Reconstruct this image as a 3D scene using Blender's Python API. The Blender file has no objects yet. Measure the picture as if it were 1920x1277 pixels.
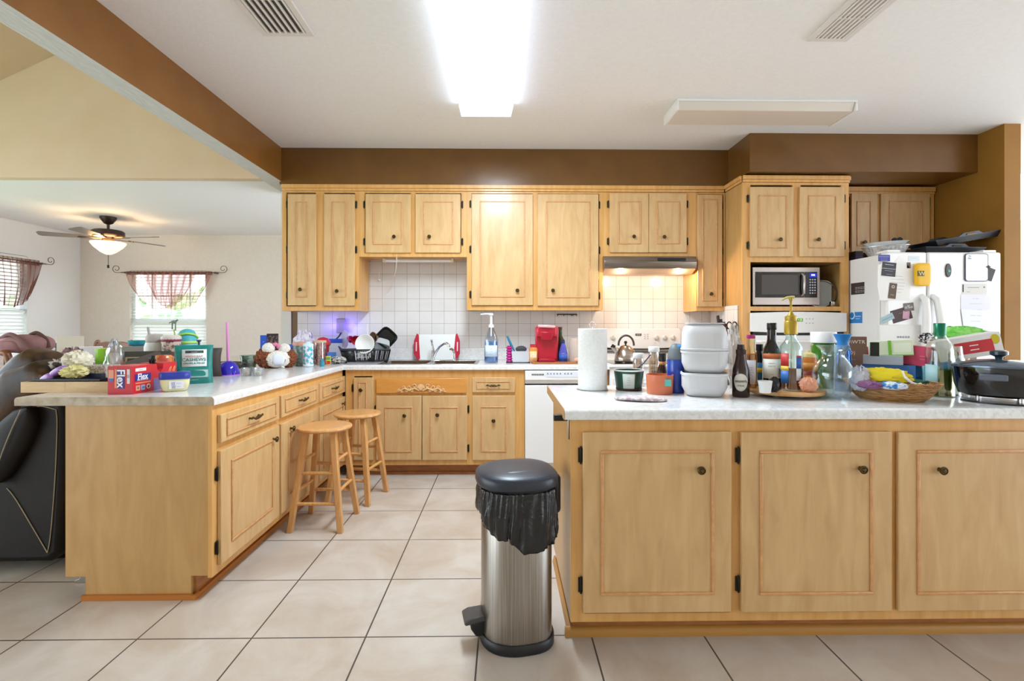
import bpy, bmesh, math, random
from mathutils import Matrix, Vector, noise
random.seed(7)
PI = math.pi
C = bpy.context.scene.collection
S = bpy.context.scene
# ---------------------------------------------------------------- camera
F, YAW, HZ, H = 930.0, 0.015, 611.0, 1.245      # focal px, yaw, horizon row, eye height
cd = bpy.data.cameras.new('camera'); cam = bpy.data.objects.new('camera', cd); C.objects.link(cam)
cam.location = (0, 0, H); cam.rotation_euler = (PI/2, 0, -YAW)
cd.sensor_fit = 'HORIZONTAL'; cd.sensor_width = 36.0; cd.lens = F/1920*36
cd.shift_y = -(638.5-HZ)/1920; cd.clip_start = .05
S.camera = cam
# ---------------------------------------------------------------- world, exposure
S.view_settings.view_transform = 'Standard'; S.view_settings.look = 'None'
S.view_settings.exposure = 0.30; S.view_settings.gamma = 1; S.view_settings.use_curve_mapping = False
wd = bpy.data.worlds.new('world'); S.world = wd; wd.use_nodes = True
bg = wd.node_tree.nodes['Background']; bg.inputs[0].default_value = (0.80, 0.90, 1.0, 1); bg.inputs[1].default_value = 4.6
def area(name, loc, rot, sx, sy, power, col):
    l = bpy.data.lights.new(name, 'AREA'); l.shape = 'RECTANGLE'; l.size = sx; l.size_y = sy; l.energy = power; l.color = col
    o = bpy.data.objects.new(name, l); C.objects.link(o); o.location = loc; o.rotation_euler = rot
    return o
def pl(name, loc, power, col, r=.03, kind='POINT'):
    l = bpy.data.lights.new(name, kind); l.energy = power; l.color = col; l.shadow_soft_size = r
    o = bpy.data.objects.new(name, l); C.objects.link(o); o.location = loc; return o
FLP = 56      # fluorescent fixture power
area('fluorescent_light', (-.075, 2.85, 2.70), (0, 0, 0), .30, 1.2, FLP, (.76, .89, 1))
# ---------------------------------------------------------------- pixel <-> world
cY, sY = math.cos(YAW), math.sin(YAW)
def ray(px, py):
    x = (px-960)/F; return Vector((cY*x+sY, cY-sY*x, -(py-HZ)/F))
def atd(px, py, d): return Vector((0, 0, H))+ray(px, py)*d
def atY(px, py, Y): r = ray(px, py); return Vector((0, 0, H))+r*(Y/r.y)
def atX(px, py, X): r = ray(px, py); return Vector((0, 0, H))+r*(X/r.x)
def atZ(px, py, Z): r = ray(px, py); return Vector((0, 0, H))+r*((Z-H)/r.z)
# ---------------------------------------------------------------- materials
MC = {}
def lin(h):
    h = h.lstrip('#'); c = [int(h[i:i+2], 16)/255 for i in (0, 2, 4)]
    return tuple((x/12.92 if x <= .04045 else ((x+.055)/1.055)**2.4) for x in c)+(1,)
def M(h, rough=.5, metal=0, emit=0, trans=0, coat=0, ior=1.45, sheen=0):
    key = (h, rough, metal, emit, trans, coat)
    if key in MC: return MC[key]
    m = bpy.data.materials.new('mat_'+h.strip('#')); m.use_nodes = True; MC[key] = m
    p = m.node_tree.nodes['Principled BSDF']
    p.inputs['Base Color'].default_value = lin(h); p.inputs['Roughness'].default_value = rough
    p.inputs['Metallic'].default_value = metal; p.inputs['Transmission Weight'].default_value = trans
    p.inputs['Coat Weight'].default_value = coat; p.inputs['Coat Roughness'].default_value = .08; p.inputs['IOR'].default_value = ior

    if emit: p.inputs['Emission Color'].default_value = lin(h); p.inputs['Emission Strength'].default_value = emit
    return m
def nodes(m): return m.node_tree.nodes, m.node_tree.links
def mixm(name, ca, cb, vec_scale=(1, 1, 1), nscale=6, detail=4, lo=.35, hi=.65, rough=.4, bump=0, coat=0, metal=0, distort=0, obj=False, rot=None, spec=.5):
    """two-tone procedural noise material in world metres"""
    m = bpy.data.materials.new(name); m.use_nodes = True; N, L = nodes(m); p = N['Principled BSDF']
    if obj: g = N.new('ShaderNodeTexCoord'); out = g.outputs['Object']
    else: g = N.new('ShaderNodeNewGeometry'); out = g.outputs['Position']
    mp = N.new('ShaderNodeMapping'); mp.inputs['Scale'].default_value = vec_scale
    if rot: mp.inputs['Rotation'].default_value = rot
    L.new(out, mp.inputs[0])
    n = N.new('ShaderNodeTexNoise'); n.inputs['Scale'].default_value = nscale; n.inputs['Detail'].default_value = detail
    n.inputs['Distortion'].default_value = distort; L.new(mp.outputs[0], n.inputs[0])
    r = N.new('ShaderNodeValToRGB'); r.color_ramp.elements[0].position = lo; r.color_ramp.elements[1].position = hi
    r.color_ramp.elements[0].color = lin(ca); r.color_ramp.elements[1].color = lin(cb)
    L.new(n.outputs['Fac'], r.inputs[0]); L.new(r.outputs[0], p.inputs['Base Color'])
    p.inputs['Roughness'].default_value = rough; p.inputs['Coat Weight'].default_value = coat; p.inputs['Coat Roughness'].default_value = .12
    p.inputs['Metallic'].default_value = metal; p.inputs['Specular IOR Level'].default_value = spec
    if bump:
        b = N.new('ShaderNodeBump'); b.inputs['Strength'].default_value = bump; b.inputs['Distance'].default_value = .01
        L.new(n.outputs['Fac'], b.inputs['Height']); L.new(b.outputs[0], p.inputs['Normal'])
    return m
def clear(h='#ffffff', a=.8, rough=.05):
    """thin clear plastic or glass: see-through with a glossy film"""
    key = ('clear', h, a, rough)
    if key in MC: return MC[key]
    m = bpy.data.materials.new('clear_'+h.strip('#')); m.use_nodes = True; N, L = nodes(m); MC[key] = m
    N.remove(N['Principled BSDF']); t = N.new('ShaderNodeBsdfTransparent'); t.inputs[0].default_value = lin(h)
    q = N.new('ShaderNodeBsdfPrincipled' if a < .62 else 'ShaderNodeBsdfGlossy'); q.inputs[0].default_value = lin(h); q.inputs['Roughness'].default_value = rough
    w = N.new('ShaderNodeLayerWeight'); w.inputs[0].default_value = .3
    mr = N.new('ShaderNodeMapRange'); mr.inputs[3].default_value = 1-a; mr.inputs[4].default_value = min(1, 1-a+.3); L.new(w.outputs['Facing'], mr.inputs[0])
    mx = N.new('ShaderNodeMixShader'); L.new(mr.outputs[0], mx.inputs[0]); L.new(t.outputs[0], mx.inputs[1]); L.new(q.outputs[0], mx.inputs[2])
    L.new(mx.outputs[0], N['Material Output'].inputs[0]); return m
def tilemat(name, axes, off, s, mortar, ca, cb, cm, rough, nsc, bump=.3, vary=.0):
    m = bpy.data.materials.new(name); m.use_nodes = True; N, L = nodes(m); p = N['Principled BSDF']
    g = N.new('ShaderNodeNewGeometry'); sp = N.new('ShaderNodeSeparateXYZ'); L.new(g.outputs['Position'], sp.inputs[0])
    cb_ = N.new('ShaderNodeCombineXYZ')
    for k, a in enumerate(axes):
        sub = N.new('ShaderNodeMath'); sub.operation = 'SUBTRACT'; L.new(sp.outputs[a], sub.inputs[0]); sub.inputs[1].default_value = off[k]
        L.new(sub.outputs[0], cb_.inputs[k])
    br = N.new('ShaderNodeTexBrick'); br.offset = 0; br.squash = 1; L.new(cb_.outputs[0], br.inputs['Vector'])
    br.inputs['Scale'].default_value = 1; br.inputs['Brick Width'].default_value = s; br.inputs['Row Height'].default_value = s
    br.inputs['Mortar Size'].default_value = mortar; br.inputs['Mortar Smooth'].default_value = .1; br.inputs['Bias'].default_value = 0
    n = N.new('ShaderNodeTexNoise'); n.inputs['Scale'].default_value = nsc; n.inputs['Detail'].default_value = 6; n.inputs['Distortion'].default_value = .6
    n.inputs['Roughness'].default_value = .62; L.new(g.outputs['Position'], n.inputs[0])
    r = N.new('ShaderNodeValToRGB'); r.color_ramp.elements[0].position = .36; r.color_ramp.elements[1].position = .62
    r.color_ramp.elements[0].color = lin(ca); r.color_ramp.elements[1].color = lin(cb); L.new(n.outputs['Fac'], r.inputs[0])
    mx = N.new('ShaderNodeMix'); mx.data_type = 'RGBA'; L.new(br.outputs['Fac'], mx.inputs[0]); L.new(r.outputs[0], mx.inputs[6]); mx.inputs[7].default_value = lin(cm)
    L.new(mx.outputs[2], p.inputs['Base Color']); p.inputs['Roughness'].default_value = rough
    iv = N.new('ShaderNodeMath'); iv.operation = 'SUBTRACT'; iv.inputs[0].default_value = 1; L.new(br.outputs['Fac'], iv.inputs[1])
    b = N.new('ShaderNodeBump'); b.inputs['Strength'].default_value = bump; b.inputs['Distance'].default_value = .002
    L.new(iv.outputs[0], b.inputs['Height']); L.new(b.outputs[0], p.inputs['Normal'])
    return m
# wood: pale maple ply doors, warmer solid frames
DOORW = mixm('maple_door', '#c69d69', '#d7b27e', (9, 9, 1.6), 2.2, 6, .3, .7, .36, .02, .15, distort=.8)
FRAMEW = mixm('maple_frame', '#cf9850', '#deab68', (14, 14, 1.2), 2.5, 4, .3, .7, .36, .02, .2)
SIDEW = mixm('maple_side', '#b68c52', '#c69c62', (5, 5, 1.0), 2.4, 7, .3, .72, .4, .02, .12, distort=1.5)
MOLDW = mixm('maple_molding', '#c8905a', '#d9a26c', (9, 9, 9), 4, 3, .3, .7, .35)
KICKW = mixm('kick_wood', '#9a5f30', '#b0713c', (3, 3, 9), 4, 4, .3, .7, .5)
ORNGW = mixm('orange_wood', '#cf8a3e', '#d89748', (2, 9, 14), 3, 4, .3, .7, .35, 0, .2)
STOOLW = mixm('stool_wood', '#c98f52', '#dca76a', (12, 12, 2), 4, 5, .3, .7, .28, 0, .4)
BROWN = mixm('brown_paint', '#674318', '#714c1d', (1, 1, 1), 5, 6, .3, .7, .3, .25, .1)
LAM = mixm('laminate', '#d6d3ce', '#e6e5e4', (1, 1, 1), 38, 8, .3, .62, .16, 0, .2, distort=1.2)
LAME = mixm('laminate_edge', '#a3927a', '#bdb09a', (1, 1, 1), 22, 6, .35, .65, .5)
CEIL = mixm('ceiling_paint', '#ebe9e7', '#efedec', (1, 1, 1), 40, 4, .3, .7, .85, .12)
WALLB = mixm('beige_paint', '#e4dbd1', '#e8e0d7', (1, 1, 1), 30, 4, .3, .7, .8, .05)
TAN = mixm('tan_paint', '#d2bb9f', '#d8c3a9', (1, 1, 1), 3, 4, .3, .7, .8)
WHITE = M('#ecebe8', .35); WHITEM = M('#e6e4df', .6); APPL = M('#ecebe9', .28, coat=.3); BLACK = M('#131313', .35)
BRONZE = M('#5b4a2c', .35, .85); DKBR = M('#2c2a20', .4, .7); STEEL = mixm('brushed_steel', '#9a948c', '#c9c4bc', (30, 30, .6), 8, 3, .3, .7, .28, metal=1)
CHROME = M('#cfcfd2', .1, 1); RUBBER = M('#25262b', .55)
CLEARP = clear('#ffffff', .72, .1); GLASS = clear('#f4fbfa', .94, .03)
# ---------------------------------------------------------------- mesh builder
class B:
    def __init__(s, m=None): s.v = []; s.f = []; s.mi = []; s.m = 0; s.M = m or Matrix.Identity(4)
    def add(s, vs, fs):
        o = len(s.v); s.v += [s.M @ Vector(v) for v in vs]; s.f += [[i+o for i in f] for f in fs]; s.mi += [s.m]*len(fs); return s
    def box(s, x0, x1, y0, y1, z0, z1):
        return s.add([(x0, y0, z0), (x1, y0, z0), (x1, y1, z0), (x0, y1, z0), (x0, y0, z1), (x1, y0, z1), (x1, y1, z1), (x0, y1, z1)],
                     [(0, 3, 2, 1), (4, 5, 6, 7), (0, 1, 5, 4), (1, 2, 6, 5), (2, 3, 7, 6), (3, 0, 4, 7)])
    def lathe(s, prof, n=28, cx=0, cy=0, a0=None, a1=None, sx=1, sy=1, fn=None):
        full = a0 is None
        if full: a0, a1 = 0, 2*PI
        m = n if full else n+1; rings = []; vs = []; fs = []
        for r, z in prof:
            if r < 1e-7: rings.append([len(vs)]); vs.append((cx, cy, z))
            else:
                ids = []
                for i in range(m):
                    a = a0+(a1-a0)*i/n; q = r*(fn(a, z) if fn else 1); ids.append(len(vs)); vs.append((cx+q*math.cos(a)*sx, cy+q*math.sin(a)*sy, z))
                rings.append(ids)
        for A, D in zip(rings, rings[1:]):
            for i in range(n if full else m-1):
                j = (i+1) % m
                if len(A) == 1 and len(D) == 1: continue
                if len(A) == 1: fs.append((A[0], D[j], D[i]))
                elif len(D) == 1: fs.append((A[i], A[j], D[0]))
                else: fs.append((A[i], A[j], D[j], D[i]))
        return s.add(vs, fs)
    def cyl(s, r, z0, z1, n=24, cx=0, cy=0, r1=None): return s.lathe([(0, z0), (r, z0), (r if r1 is None else r1, z1), (0, z1)], n, cx, cy)
    def rod(s, a, b, r, n=12, r1=None): return s.tube([a, b], [r, r if r1 is None else r1], n)
    def tube(s, pts, r, n=8, closed=False):
        pts = [Vector(p) for p in pts]; N = len(pts); rr = r if isinstance(r, (list, tuple)) else [r]*N
        vs = []; fs = []; up = None
        for i, p in enumerate(pts):
            if closed: t = pts[(i+1) % N]-pts[i-1]
            else: t = pts[min(i+1, N-1)]-pts[max(i-1, 0)]
            t.normalize()
            if up is None: up = Vector((0, 0, 1)) if abs(t.z) < .9 else Vector((1, 0, 0))
            u = t.cross(up)
            if u.length < 1e-5: u = t.cross(Vector((0, 1, .3)))
            u.normalize(); w = u.cross(t); up = w
            for k in range(n):
                a = 2*PI*k/n; vs.append(p+(u*math.cos(a)+w*math.sin(a))*rr[i])
        for i in range(N if closed else N-1):
            for k in range(n):
                a, b = i*n, ((i+1) % N)*n; fs.append((a+k, a+(k+1) % n, b+(k+1) % n, b+k))
        if not closed: fs.append(tuple(range(n))[::-1]); fs.append(tuple((N-1)*n+k for k in range(n)))
        return s.add(vs, fs)
    def prism(s, poly, a, b, ax='y'):
        def q(p, t): return {'y': (p[0], t, p[1]), 'x': (t, p[0], p[1]), 'z': (p[0], p[1], t)}[ax]
        n = len(poly); vs = [q(p, a) for p in poly]+[q(p, b) for p in poly]
        return s.add(vs, [tuple(range(n)), tuple(range(2*n-1, n-1, -1))]+[(i, i+n, (i+1) % n+n, (i+1) % n) for i in range(n)])
    def grid(s, fn, nu, nv, wrap=False):
        vs = [fn(i/nu, j/nv) for j in range(nv+1) for i in range(nu+(0 if wrap else 1))]; w = nu if wrap else nu+1; fs = []
        for j in range(nv):
            for i in range(nu): k = (i+1) % w; fs.append((j*w+i, j*w+k, (j+1)*w+k, (j+1)*w+i))
        return s.add(vs, fs)
    def blob(s, c, r, amp=0, ns=1, n=20, sx=1, sy=1, sz=1, seed=0, ex=1):
        c = Vector(c)
        def sp(x, e): return math.copysign(abs(x)**e, x)
        def f(u, v):
            a, b = 2*PI*u, PI*(v-.5)
            d = Vector((sp(math.cos(a), ex)*sp(math.cos(b), ex)*sx, sp(math.sin(a), ex)*sp(math.cos(b), ex)*sy, sp(math.sin(b), ex)*sz))*r
            k = 1+amp*noise.noise(d*(ns/r)+Vector((seed, seed*1.7, 0))); return tuple(c+d*k)
        return s.grid(f, n, n//2, True)
def obj(name, b, mats, parent=None, bev=0, seg=2, sub=0, solid=0, smooth=True, ang=40, k=1.0, loc=None, rot=None):
    me = bpy.data.meshes.new(name); me.from_pydata([tuple(v*k) for v in b.v], [], b.f)
    mats = mats if isinstance(mats, (list, tuple)) else [mats]
    for m in mats: me.materials.append(m)
    me.polygons.foreach_set('material_index', b.mi)
    bm = bmesh.new(); bm.from_mesh(me); bmesh.ops.recalc_face_normals(bm, faces=bm.faces); bm.to_mesh(me); bm.free()
    if smooth:
        me.polygons.foreach_set('use_smooth', [True]*len(me.polygons)); me.set_sharp_from_angle(angle=math.radians(ang))
    o = bpy.data.objects.new(name, me); C.objects.link(o)
    if solid: q = o.modifiers.new('s', 'SOLIDIFY'); q.thickness = solid*k; q.offset = 0
    if bev: q = o.modifiers.new('b', 'BEVEL'); q.width = bev*k; q.segments = seg; q.limit_method = 'ANGLE'; q.angle_limit = .6
    if sub: q = o.modifiers.new('u', 'SUBSURF'); q.levels = sub; q.render_levels = sub
    if parent: o.parent = parent
    if loc: o.location = loc
    if rot: o.rotation_euler = rot
    return o
def tag(o, label, cat, group=None, kind=None):
    o['label'] = label; o['category'] = cat
    if group: o['group'] = group
    if kind: o['kind'] = kind
    return o
def thing(name, label, cat, loc=(0, 0, 0), rz=0, group=None):
    o = bpy.data.objects.new(name, None); C.objects.link(o); o.empty_display_size = .05
    o.location = loc; o.rotation_euler = (0, 0, rz); return tag(o, label, cat, group)
def struct(name, b, mats, parent=None, **k):
    o = obj(name, b, mats, parent, **k)
    if not parent: o['kind'] = 'structure'
    return o
def text(s, size, mat, parent, loc, rot=(PI/2, 0, 0), name='lettering', bend=None, sx=1, k=1.0, ext=.0004, bold=0):
    cu = bpy.data.curves.new('t', 'FONT'); cu.body = s; cu.size = size*k; cu.align_x = 'CENTER'; cu.align_y = 'CENTER'; cu.extrude = ext; cu.resolution_u = 2; cu.offset = bold*k
    to = bpy.data.objects.new('t', cu); C.objects.link(to); dg = bpy.context.evaluated_depsgraph_get()
    me = bpy.data.meshes.new_from_object(to.evaluated_get(dg)); bpy.data.objects.remove(to); me.name = name
    for v in me.vertices:
        x, y, z = v.co.x*sx, v.co.y, v.co.z
        if bend: R = bend*k+z+.0003; a = x/R; v.co = (R*math.sin(a), -R*math.cos(a), y)
        else: v.co = (x, y, z)
    me.materials.clear(); me.materials.append(mat)
    o = bpy.data.objects.new(name, me); C.objects.link(o); o.parent = parent
    o.location = Vector(loc)*k; o.rotation_euler = (0, 0, 0) if bend else rot
    return o
def dup(root, loc, rz, label=None, group=None):
    r = root.copy(); C.objects.link(r); r.location = loc; r.rotation_euler = (0, 0, rz)
    if label: r['label'] = label
    if group: r['group'] = group
    for ch in list(root.children):
        c = ch.copy(); C.objects.link(c); c.parent = r
        for g in list(ch.children): e = g.copy(); C.objects.link(e); e.parent = c
    return r
CT, CTI = .923, .923                                  # worktop height
def spot(cx, yb=None, z=CT, d=None):
    if d is None: d = F*(H-z)/(yb-HZ)
    p = atd(cx, HZ, d); return (p.x, p.y, z), d/F
def it(name, label, cat, cx, yb=None, z=CT, d=None, rz=0, group=None, cam_face=True):
    """a thing whose parts are drawn in photo pixels at its own distance, base at its location"""
    loc, k = spot(cx, yb, z, d); r = (-math.atan2(loc[0], loc[1]) if cam_face else 0)+rz
    return thing(name, label, cat, loc, r, group), k
def solo(name, label, cat, cx, yb, b, mats, z=CT, d=None, rz=0, group=None, cam_face=True, **kw):
    loc, k = spot(cx, yb, z, d); r = (-math.atan2(loc[0], loc[1]) if cam_face else 0)+rz
    return tag(obj(name, b, mats, None, k=k, loc=loc, rot=(0, 0, r), **kw), label, cat, group)
def band(r0, z0, r1, z1, half=1.3, n=18):
    return B().lathe([(r0, z0), (r1, z1)], n, a0=-PI/2-half, a1=-PI/2+half)
# ================================================================ THE ROOM
ZC = 2.806; YW = 4.715; YU = 4.385; YB = 4.11; YT = 4.07; YI = 1.93
FLOOR = tilemat('floor_tile', (0, 1), (-.5555, 1.992), .4520, .0035, '#b9a999', '#cac1b7', '#514b46', .28, 2.6, .3)
SPLASH = tilemat('splash_tile', (0, 2), (-.3385, 1.033), .1169, .0014, '#dcd8d5', '#e0dcd9', '#968f8a', .2, 9, .3)
struct('floor', B().box(-6.3, 8.5, -2.8, 7.4, -.05, 0), FLOOR)
struct('ceiling', B().box(-1.97, 7.5, -2.6, YW+.3, ZC, ZC+.08), CEIL)
ZK = 2.509; YH = 4.29
struct('ceiling_dining', B().box(-6.02, -2.101, YH+.0805, YW+.115, ZK, ZK+.06).box(-6.02, -1.2, YW+.115, 7.1, ZK, ZK+.06), M('#e9e9ec', .8))
vz = lambda x: 3.302+.477*(x+4.364)
b = B(); b.prism([(-6.02, vz(-6.02)), (-2.05, vz(-2.05)), (-2.05, vz(-2.05)+.08), (-6.02, vz(-6.02)+.08)], -2.6, YH-.001); struct('ceiling_vault', b, TAN)
b = B(); b.prism([(-6.02, ZK), (-2.1, ZK), (-2.1, vz(-2.1)+.1), (-6.02, vz(-6.02)+.1)], YH, YH+.08); struct('wall_header', b, TAN)
b = B(); b.box(-2.1, -1.955, -2.6, YW+.11, 2.51, 4.25)
for i, f in enumerate(b.f):
    n = i; b.mi[i] = {0: 1, 5: 2}.get(n, 0)
struct('trim_1', b, [mixm('beam_paint', '#7d501d', '#885924', (1, 1, 1), 5, 6, .3, .7, .38, .25), mixm('beam_underside', '#c7c8c8', '#d5d5d4', (6, 1, 1), 12, 5, .3, .7, .75, .6), TAN])
# back wall of the kitchen
struct('wall_back', B().box(-2.1, 4.4, YW, YW+.11, 0, ZC), BROWN)
struct('trim_2', B().box(-2.105, -2.012, YW-.012, YW+.115, 0, 2.51), M('#dcdad3', .6))
SPL = B().box(-1.952, 1.97, YW-.008, YW, 1.033, 2.47); struct('trim_3', SPL, SPLASH)
struct('trim_4', B().box(-1.97, 1.985, YU-.012, YW, 2.486, ZC-.001), BROWN)          # soffit over the wall cabinets
struct('trim_5', B().box(1.985, 3.856, 3.985, YW, 2.497, ZC-.001), BROWN)               # deeper soffit over oven and fridge
struct('wall_right', B().box(3.857, 3.985, 3.77, 5.2, 0, ZC-.001), mixm('brown_paint_lit', '#8d6018', '#98691f', (1, 1, 1), 3, 5, .3, .7, .65, .1))  # same brown paint, with the lit golden tone of its end put into the colour
struct('wall_front', B().box(-6.02, 7.5, -2.7, -2.6, 0, 4.3), WALLB)
struct('wall_hall', B().box(3.985, 8.5, 7.2, 7.3, 0, ZC), M('#efe6d4', .8))
# dining room walls with window openings
YD = 6.95; XD = -5.87
def wall_open(name, axis, pos, th, a0, a1, z0, z1, o, m):
    b = B(); u0, u1, w0, w1 = o
    for (p, q, r, s_) in ((a0, u0, z0, z1), (u1, a1, z0, z1), (u0, u1, z0, w0), (u0, u1, w1, z1)):
        if axis == 'y': b.box(p, q, pos, pos+th, r, s_)
        else: b.box(pos-th, pos, p, q, r, s_)
    return struct(name, b, m)
W1 = (-5.19, -4.14, .62, 2.01); W2 = (4.9, 6.19, .72, 2.10)
wall_open('wall_dining_back', 'y', YD, .14, -6.02, -1.2, 0, ZK-.001, W1, WALLB)
wall_open('wall_dining_left', 'x', XD, .14, 4.5, 7.09, 0, ZK-.001, W2, M('#ebebeb', .8))
b = B(); b.box(-3.8, -1.3, YD-.02, YD, .90, .925).box(-3.8, -1.3, YD-.012, YD, .84, .90).box(-3.8, -1.3, YD-.02, YD, .82, .84); struct('trim_6', b, M('#e7dfd6', .5))
WF = M('#f1f4f5', .4)
def window(name, axis, pos, o, cols):
    u0, u1, w0, w1 = o; b = B(); t = .045
    def bx(a, c, r, s_, dd=(.05, .09)):
        if axis == 'y': b.box(a, c, pos+dd[0], pos+dd[1], r, s_)
        else: b.box(pos-dd[1], pos-dd[0], a, c, r, s_)
    bx(u0, u0+t, w0, w1); bx(u1-t, u1, w0, w1); bx(u0+t, u1-t, w0, w0+t); bx(u0+t, u1-t, w1-t, w1)
    mz = (w0+w1)/2-.02; bx(u0+t, u1-t, mz, mz+.05, (.045, .095))
    for i in range(1, cols):
        x = u0+(u1-u0)*i/cols; bx(x-.01, x+.01, w0+t, w1-t, (.062, .078))
    bx(u0+t, u1-t, (mz+w1)/2, (mz+w1)/2+.02, (.062, .078)); bx(u0+t, u1-t, (mz+w0)/2, (mz+w0)/2+.02, (.062, .078))
    w = struct(name, b, WF)
    g = B()
    if axis == 'y': g.box(u0+t, u1-t, pos+.068, pos+.072, w0+t, w1-t)
    else: g.box(pos-.072, pos-.068, u0+t, u1-t, w0+t, w1-t)
    obj('pane', g, clear('#ffffff', .96), w)
    s_ = B()
    if axis == 'y': s_.box(u0-.03, u1+.03, pos-.04, pos+.05, w0-.03, w0-.002)
    else: s_.box(pos-.05, pos+.04, u0-.03, u1+.03, w0-.03, w0-.002)
    obj('sill', s_, WF, w)
window('window_1', 'y', YD, W1, 4); window('window_2', 'x', XD, W2, 4)
BL = M('#f3f5f6', .5)
def blind(label, axis, pos, o, zb):
    u0, u1, w0, w1 = o; b = B(); z = w1-.05; tilt = .25
    while z > zb:
        tilt = .2 if z > (w0+w1)/2 else 1.05
        c, s_ = .024*math.cos(tilt), .024*math.sin(tilt)
        if axis == 'y': b.prism([(pos+.025-c, z-s_), (pos+.025+c, z+s_), (pos+.025+c, z+s_+.002), (pos+.025-c, z-s_+.002)], u0+.01, u1-.01, 'x')
        else: b.prism([(pos-.025-c, z-s_), (pos-.025+c, z+s_), (pos-.025+c, z+s_+.002), (pos-.025-c, z-s_+.002)], u0+.01, u1-.01, 'y')
        z -= .043
    h = B()
    if axis == 'y': h.box(u0+.008, u1-.008, pos, pos+.045, w1-.05, w1-.005)
    else: h.box(pos-.045, pos, u0+.008, u1-.008, w1-.05, w1-.005)
    t = thing('window_blind', label, 'blind', (0, 0, 0)); obj('slats', b, BL, t, smooth=False); obj('head_rail', h, BL, t)
blind('white slatted blind in the dining window facing the kitchen', 'y', YD, W1, .7)
blind('white slatted blind in the window at the far left edge', 'x', XD, W2, .8)
# garden outside
GRN = mixm('foliage', '#6fae6a', '#e3f3c8', (1, 1, 1), 7, 6, .38, .6, .8, .5)
for i, (x, y, r, lb) in enumerate([(-9.6, 11.2, .92, 'left bush'), (-6.2, 11.6, .95, 'right bush'), (-11.5, 5.2, .8, 'side bush')]):
    q = B().blob((0, 0, 0), r, .35, 3.5, 44, sx=1.7, sz=1.0, seed=i*3)
    tag(obj('garden_bush', q, GRN, None, loc=(x, y, r*1.3)), ['leafy green bush seen through left half of dining window', 'leafy green bush seen through right half of dining window', 'pale green bush seen through the far left window'][i], 'bush')
tag(obj('lawn', B().box(-14, -1, 7.4, 14, -.06, -.01).box(-14, -6, -2, 7.4, -.06, -.01), M('#b4cf8a', .9), None), 'pale green lawn outside the dining windows', 'grass', None, 'stuff')
# ---------------------------------------------------------------- ceiling fixtures
p = atZ(862, 217, 2.72); q = atZ(961, 217, 2.72)
t = thing('ceiling_light', 'lit white fluorescent box lamp running front to back on the ceiling', 'light', (0, 0, 0))
xm = (p.x+q.x)/2; hw = (q.x-p.x)/2
obj('diffuser', B().prism([(xm-hw, ZC-.015), (xm-hw+.015, ZC-.085), (xm+hw-.015, ZC-.085), (xm+hw, ZC-.015)], p.y-1.34, p.y-.012), M('#dceaff', .5, emit=3.8), t, bev=.01)
obj('end_cap', B().prism([(xm-hw-.004, ZC-.001), (xm-hw-.004, ZC-.02), (xm-hw+.012, ZC-.09), (xm+hw-.012, ZC-.09), (xm+hw+.004, ZC-.02), (xm+hw+.004, ZC-.001)], p.y-.012, p.y+.004), M('#f2f6ff', .4, emit=1.2), t)
obj('end_cap', B().prism([(xm-hw-.004, ZC-.001), (xm-hw-.004, ZC-.02), (xm-hw+.012, ZC-.09), (xm+hw-.012, ZC-.09), (xm+hw+.004, ZC-.02), (xm+hw+.004, ZC-.001)], p.y-1.356, p.y-1.34), WHITE, t)
t = thing('ceiling_light', 'unlit white fluorescent box lamp running across the ceiling near the fridge', 'light', (0, 0, 0))
a = atZ(1257, 226, ZC-.03); e = atZ(1275, 188, ZC-.01); g = atZ(1618, 184, ZC-.01)
x0, x1, y0, y1 = e.x-.02, g.x, e.y, a.y
obj('diffuser', B().prism([(y0, ZC-.012), (y0+.02, ZC-.07), (y1-.02, ZC-.07), (y1, ZC-.012)], x0+.014, x1-.014, 'x'), M('#d9cfc2', .35), t, bev=.006)
obj('housing', B().box(x0, x1, y0-.004, y1+.004, ZC-.014, ZC-.001), WHITE, t)
for xx in (x0, x1-.014): obj('end_cap', B().box(xx, xx+.014, y0-.003, y1+.003, ZC-.074, ZC-.014), WHITE, t, bev=.003)
def vent(label, cx, cy, w, l, ang, dark):
    t = thing('ceiling_vent', label, 'vent', (cx, cy, ZC), ang)
    obj('backing', B().box(-w/2+.02, w/2-.02, -l/2+.02, l/2-.02, -.004, -.001), M('#4a4644' if dark else '#b9b2aa', .8), t)
    f = B(); f.box(-w/2, -w/2+.03, -l/2, l/2, -.012, -.001).box(w/2-.03, w/2, -l/2, l/2, -.012, -.001)
    f.box(-w/2+.03, w/2-.03, -l/2, -l/2+.03, -.012, -.001).box(-w/2+.03, w/2-.03, l/2-.03, l/2, -.012, -.001).box(-w/2+.03, w/2-.03, -.008, .008, -.01, -.002)
    obj('frame', f, M('#ded8d3', .5), t)
    s_ = B()
    for i in range(7):
        x = -w/2+.04+(w-.08)*i/6; s_.box(x-.005, x+.005, -l/2+.03, l/2-.03, -.014, -.003)
    obj('louvre', s_, M('#e4dfda', .5), t, smooth=False)
a = atZ(540, 64, ZC); vent('white ceiling vent with dark slots near the brown beam', a.x+.005, a.y-.30, .27, .6, 0, True)
a = atZ(1545, 72, ZC); vent('cream ceiling vent above the unlit ceiling lamp', a.x+.02, a.y-.19, .22, .40, 0, False)
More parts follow.
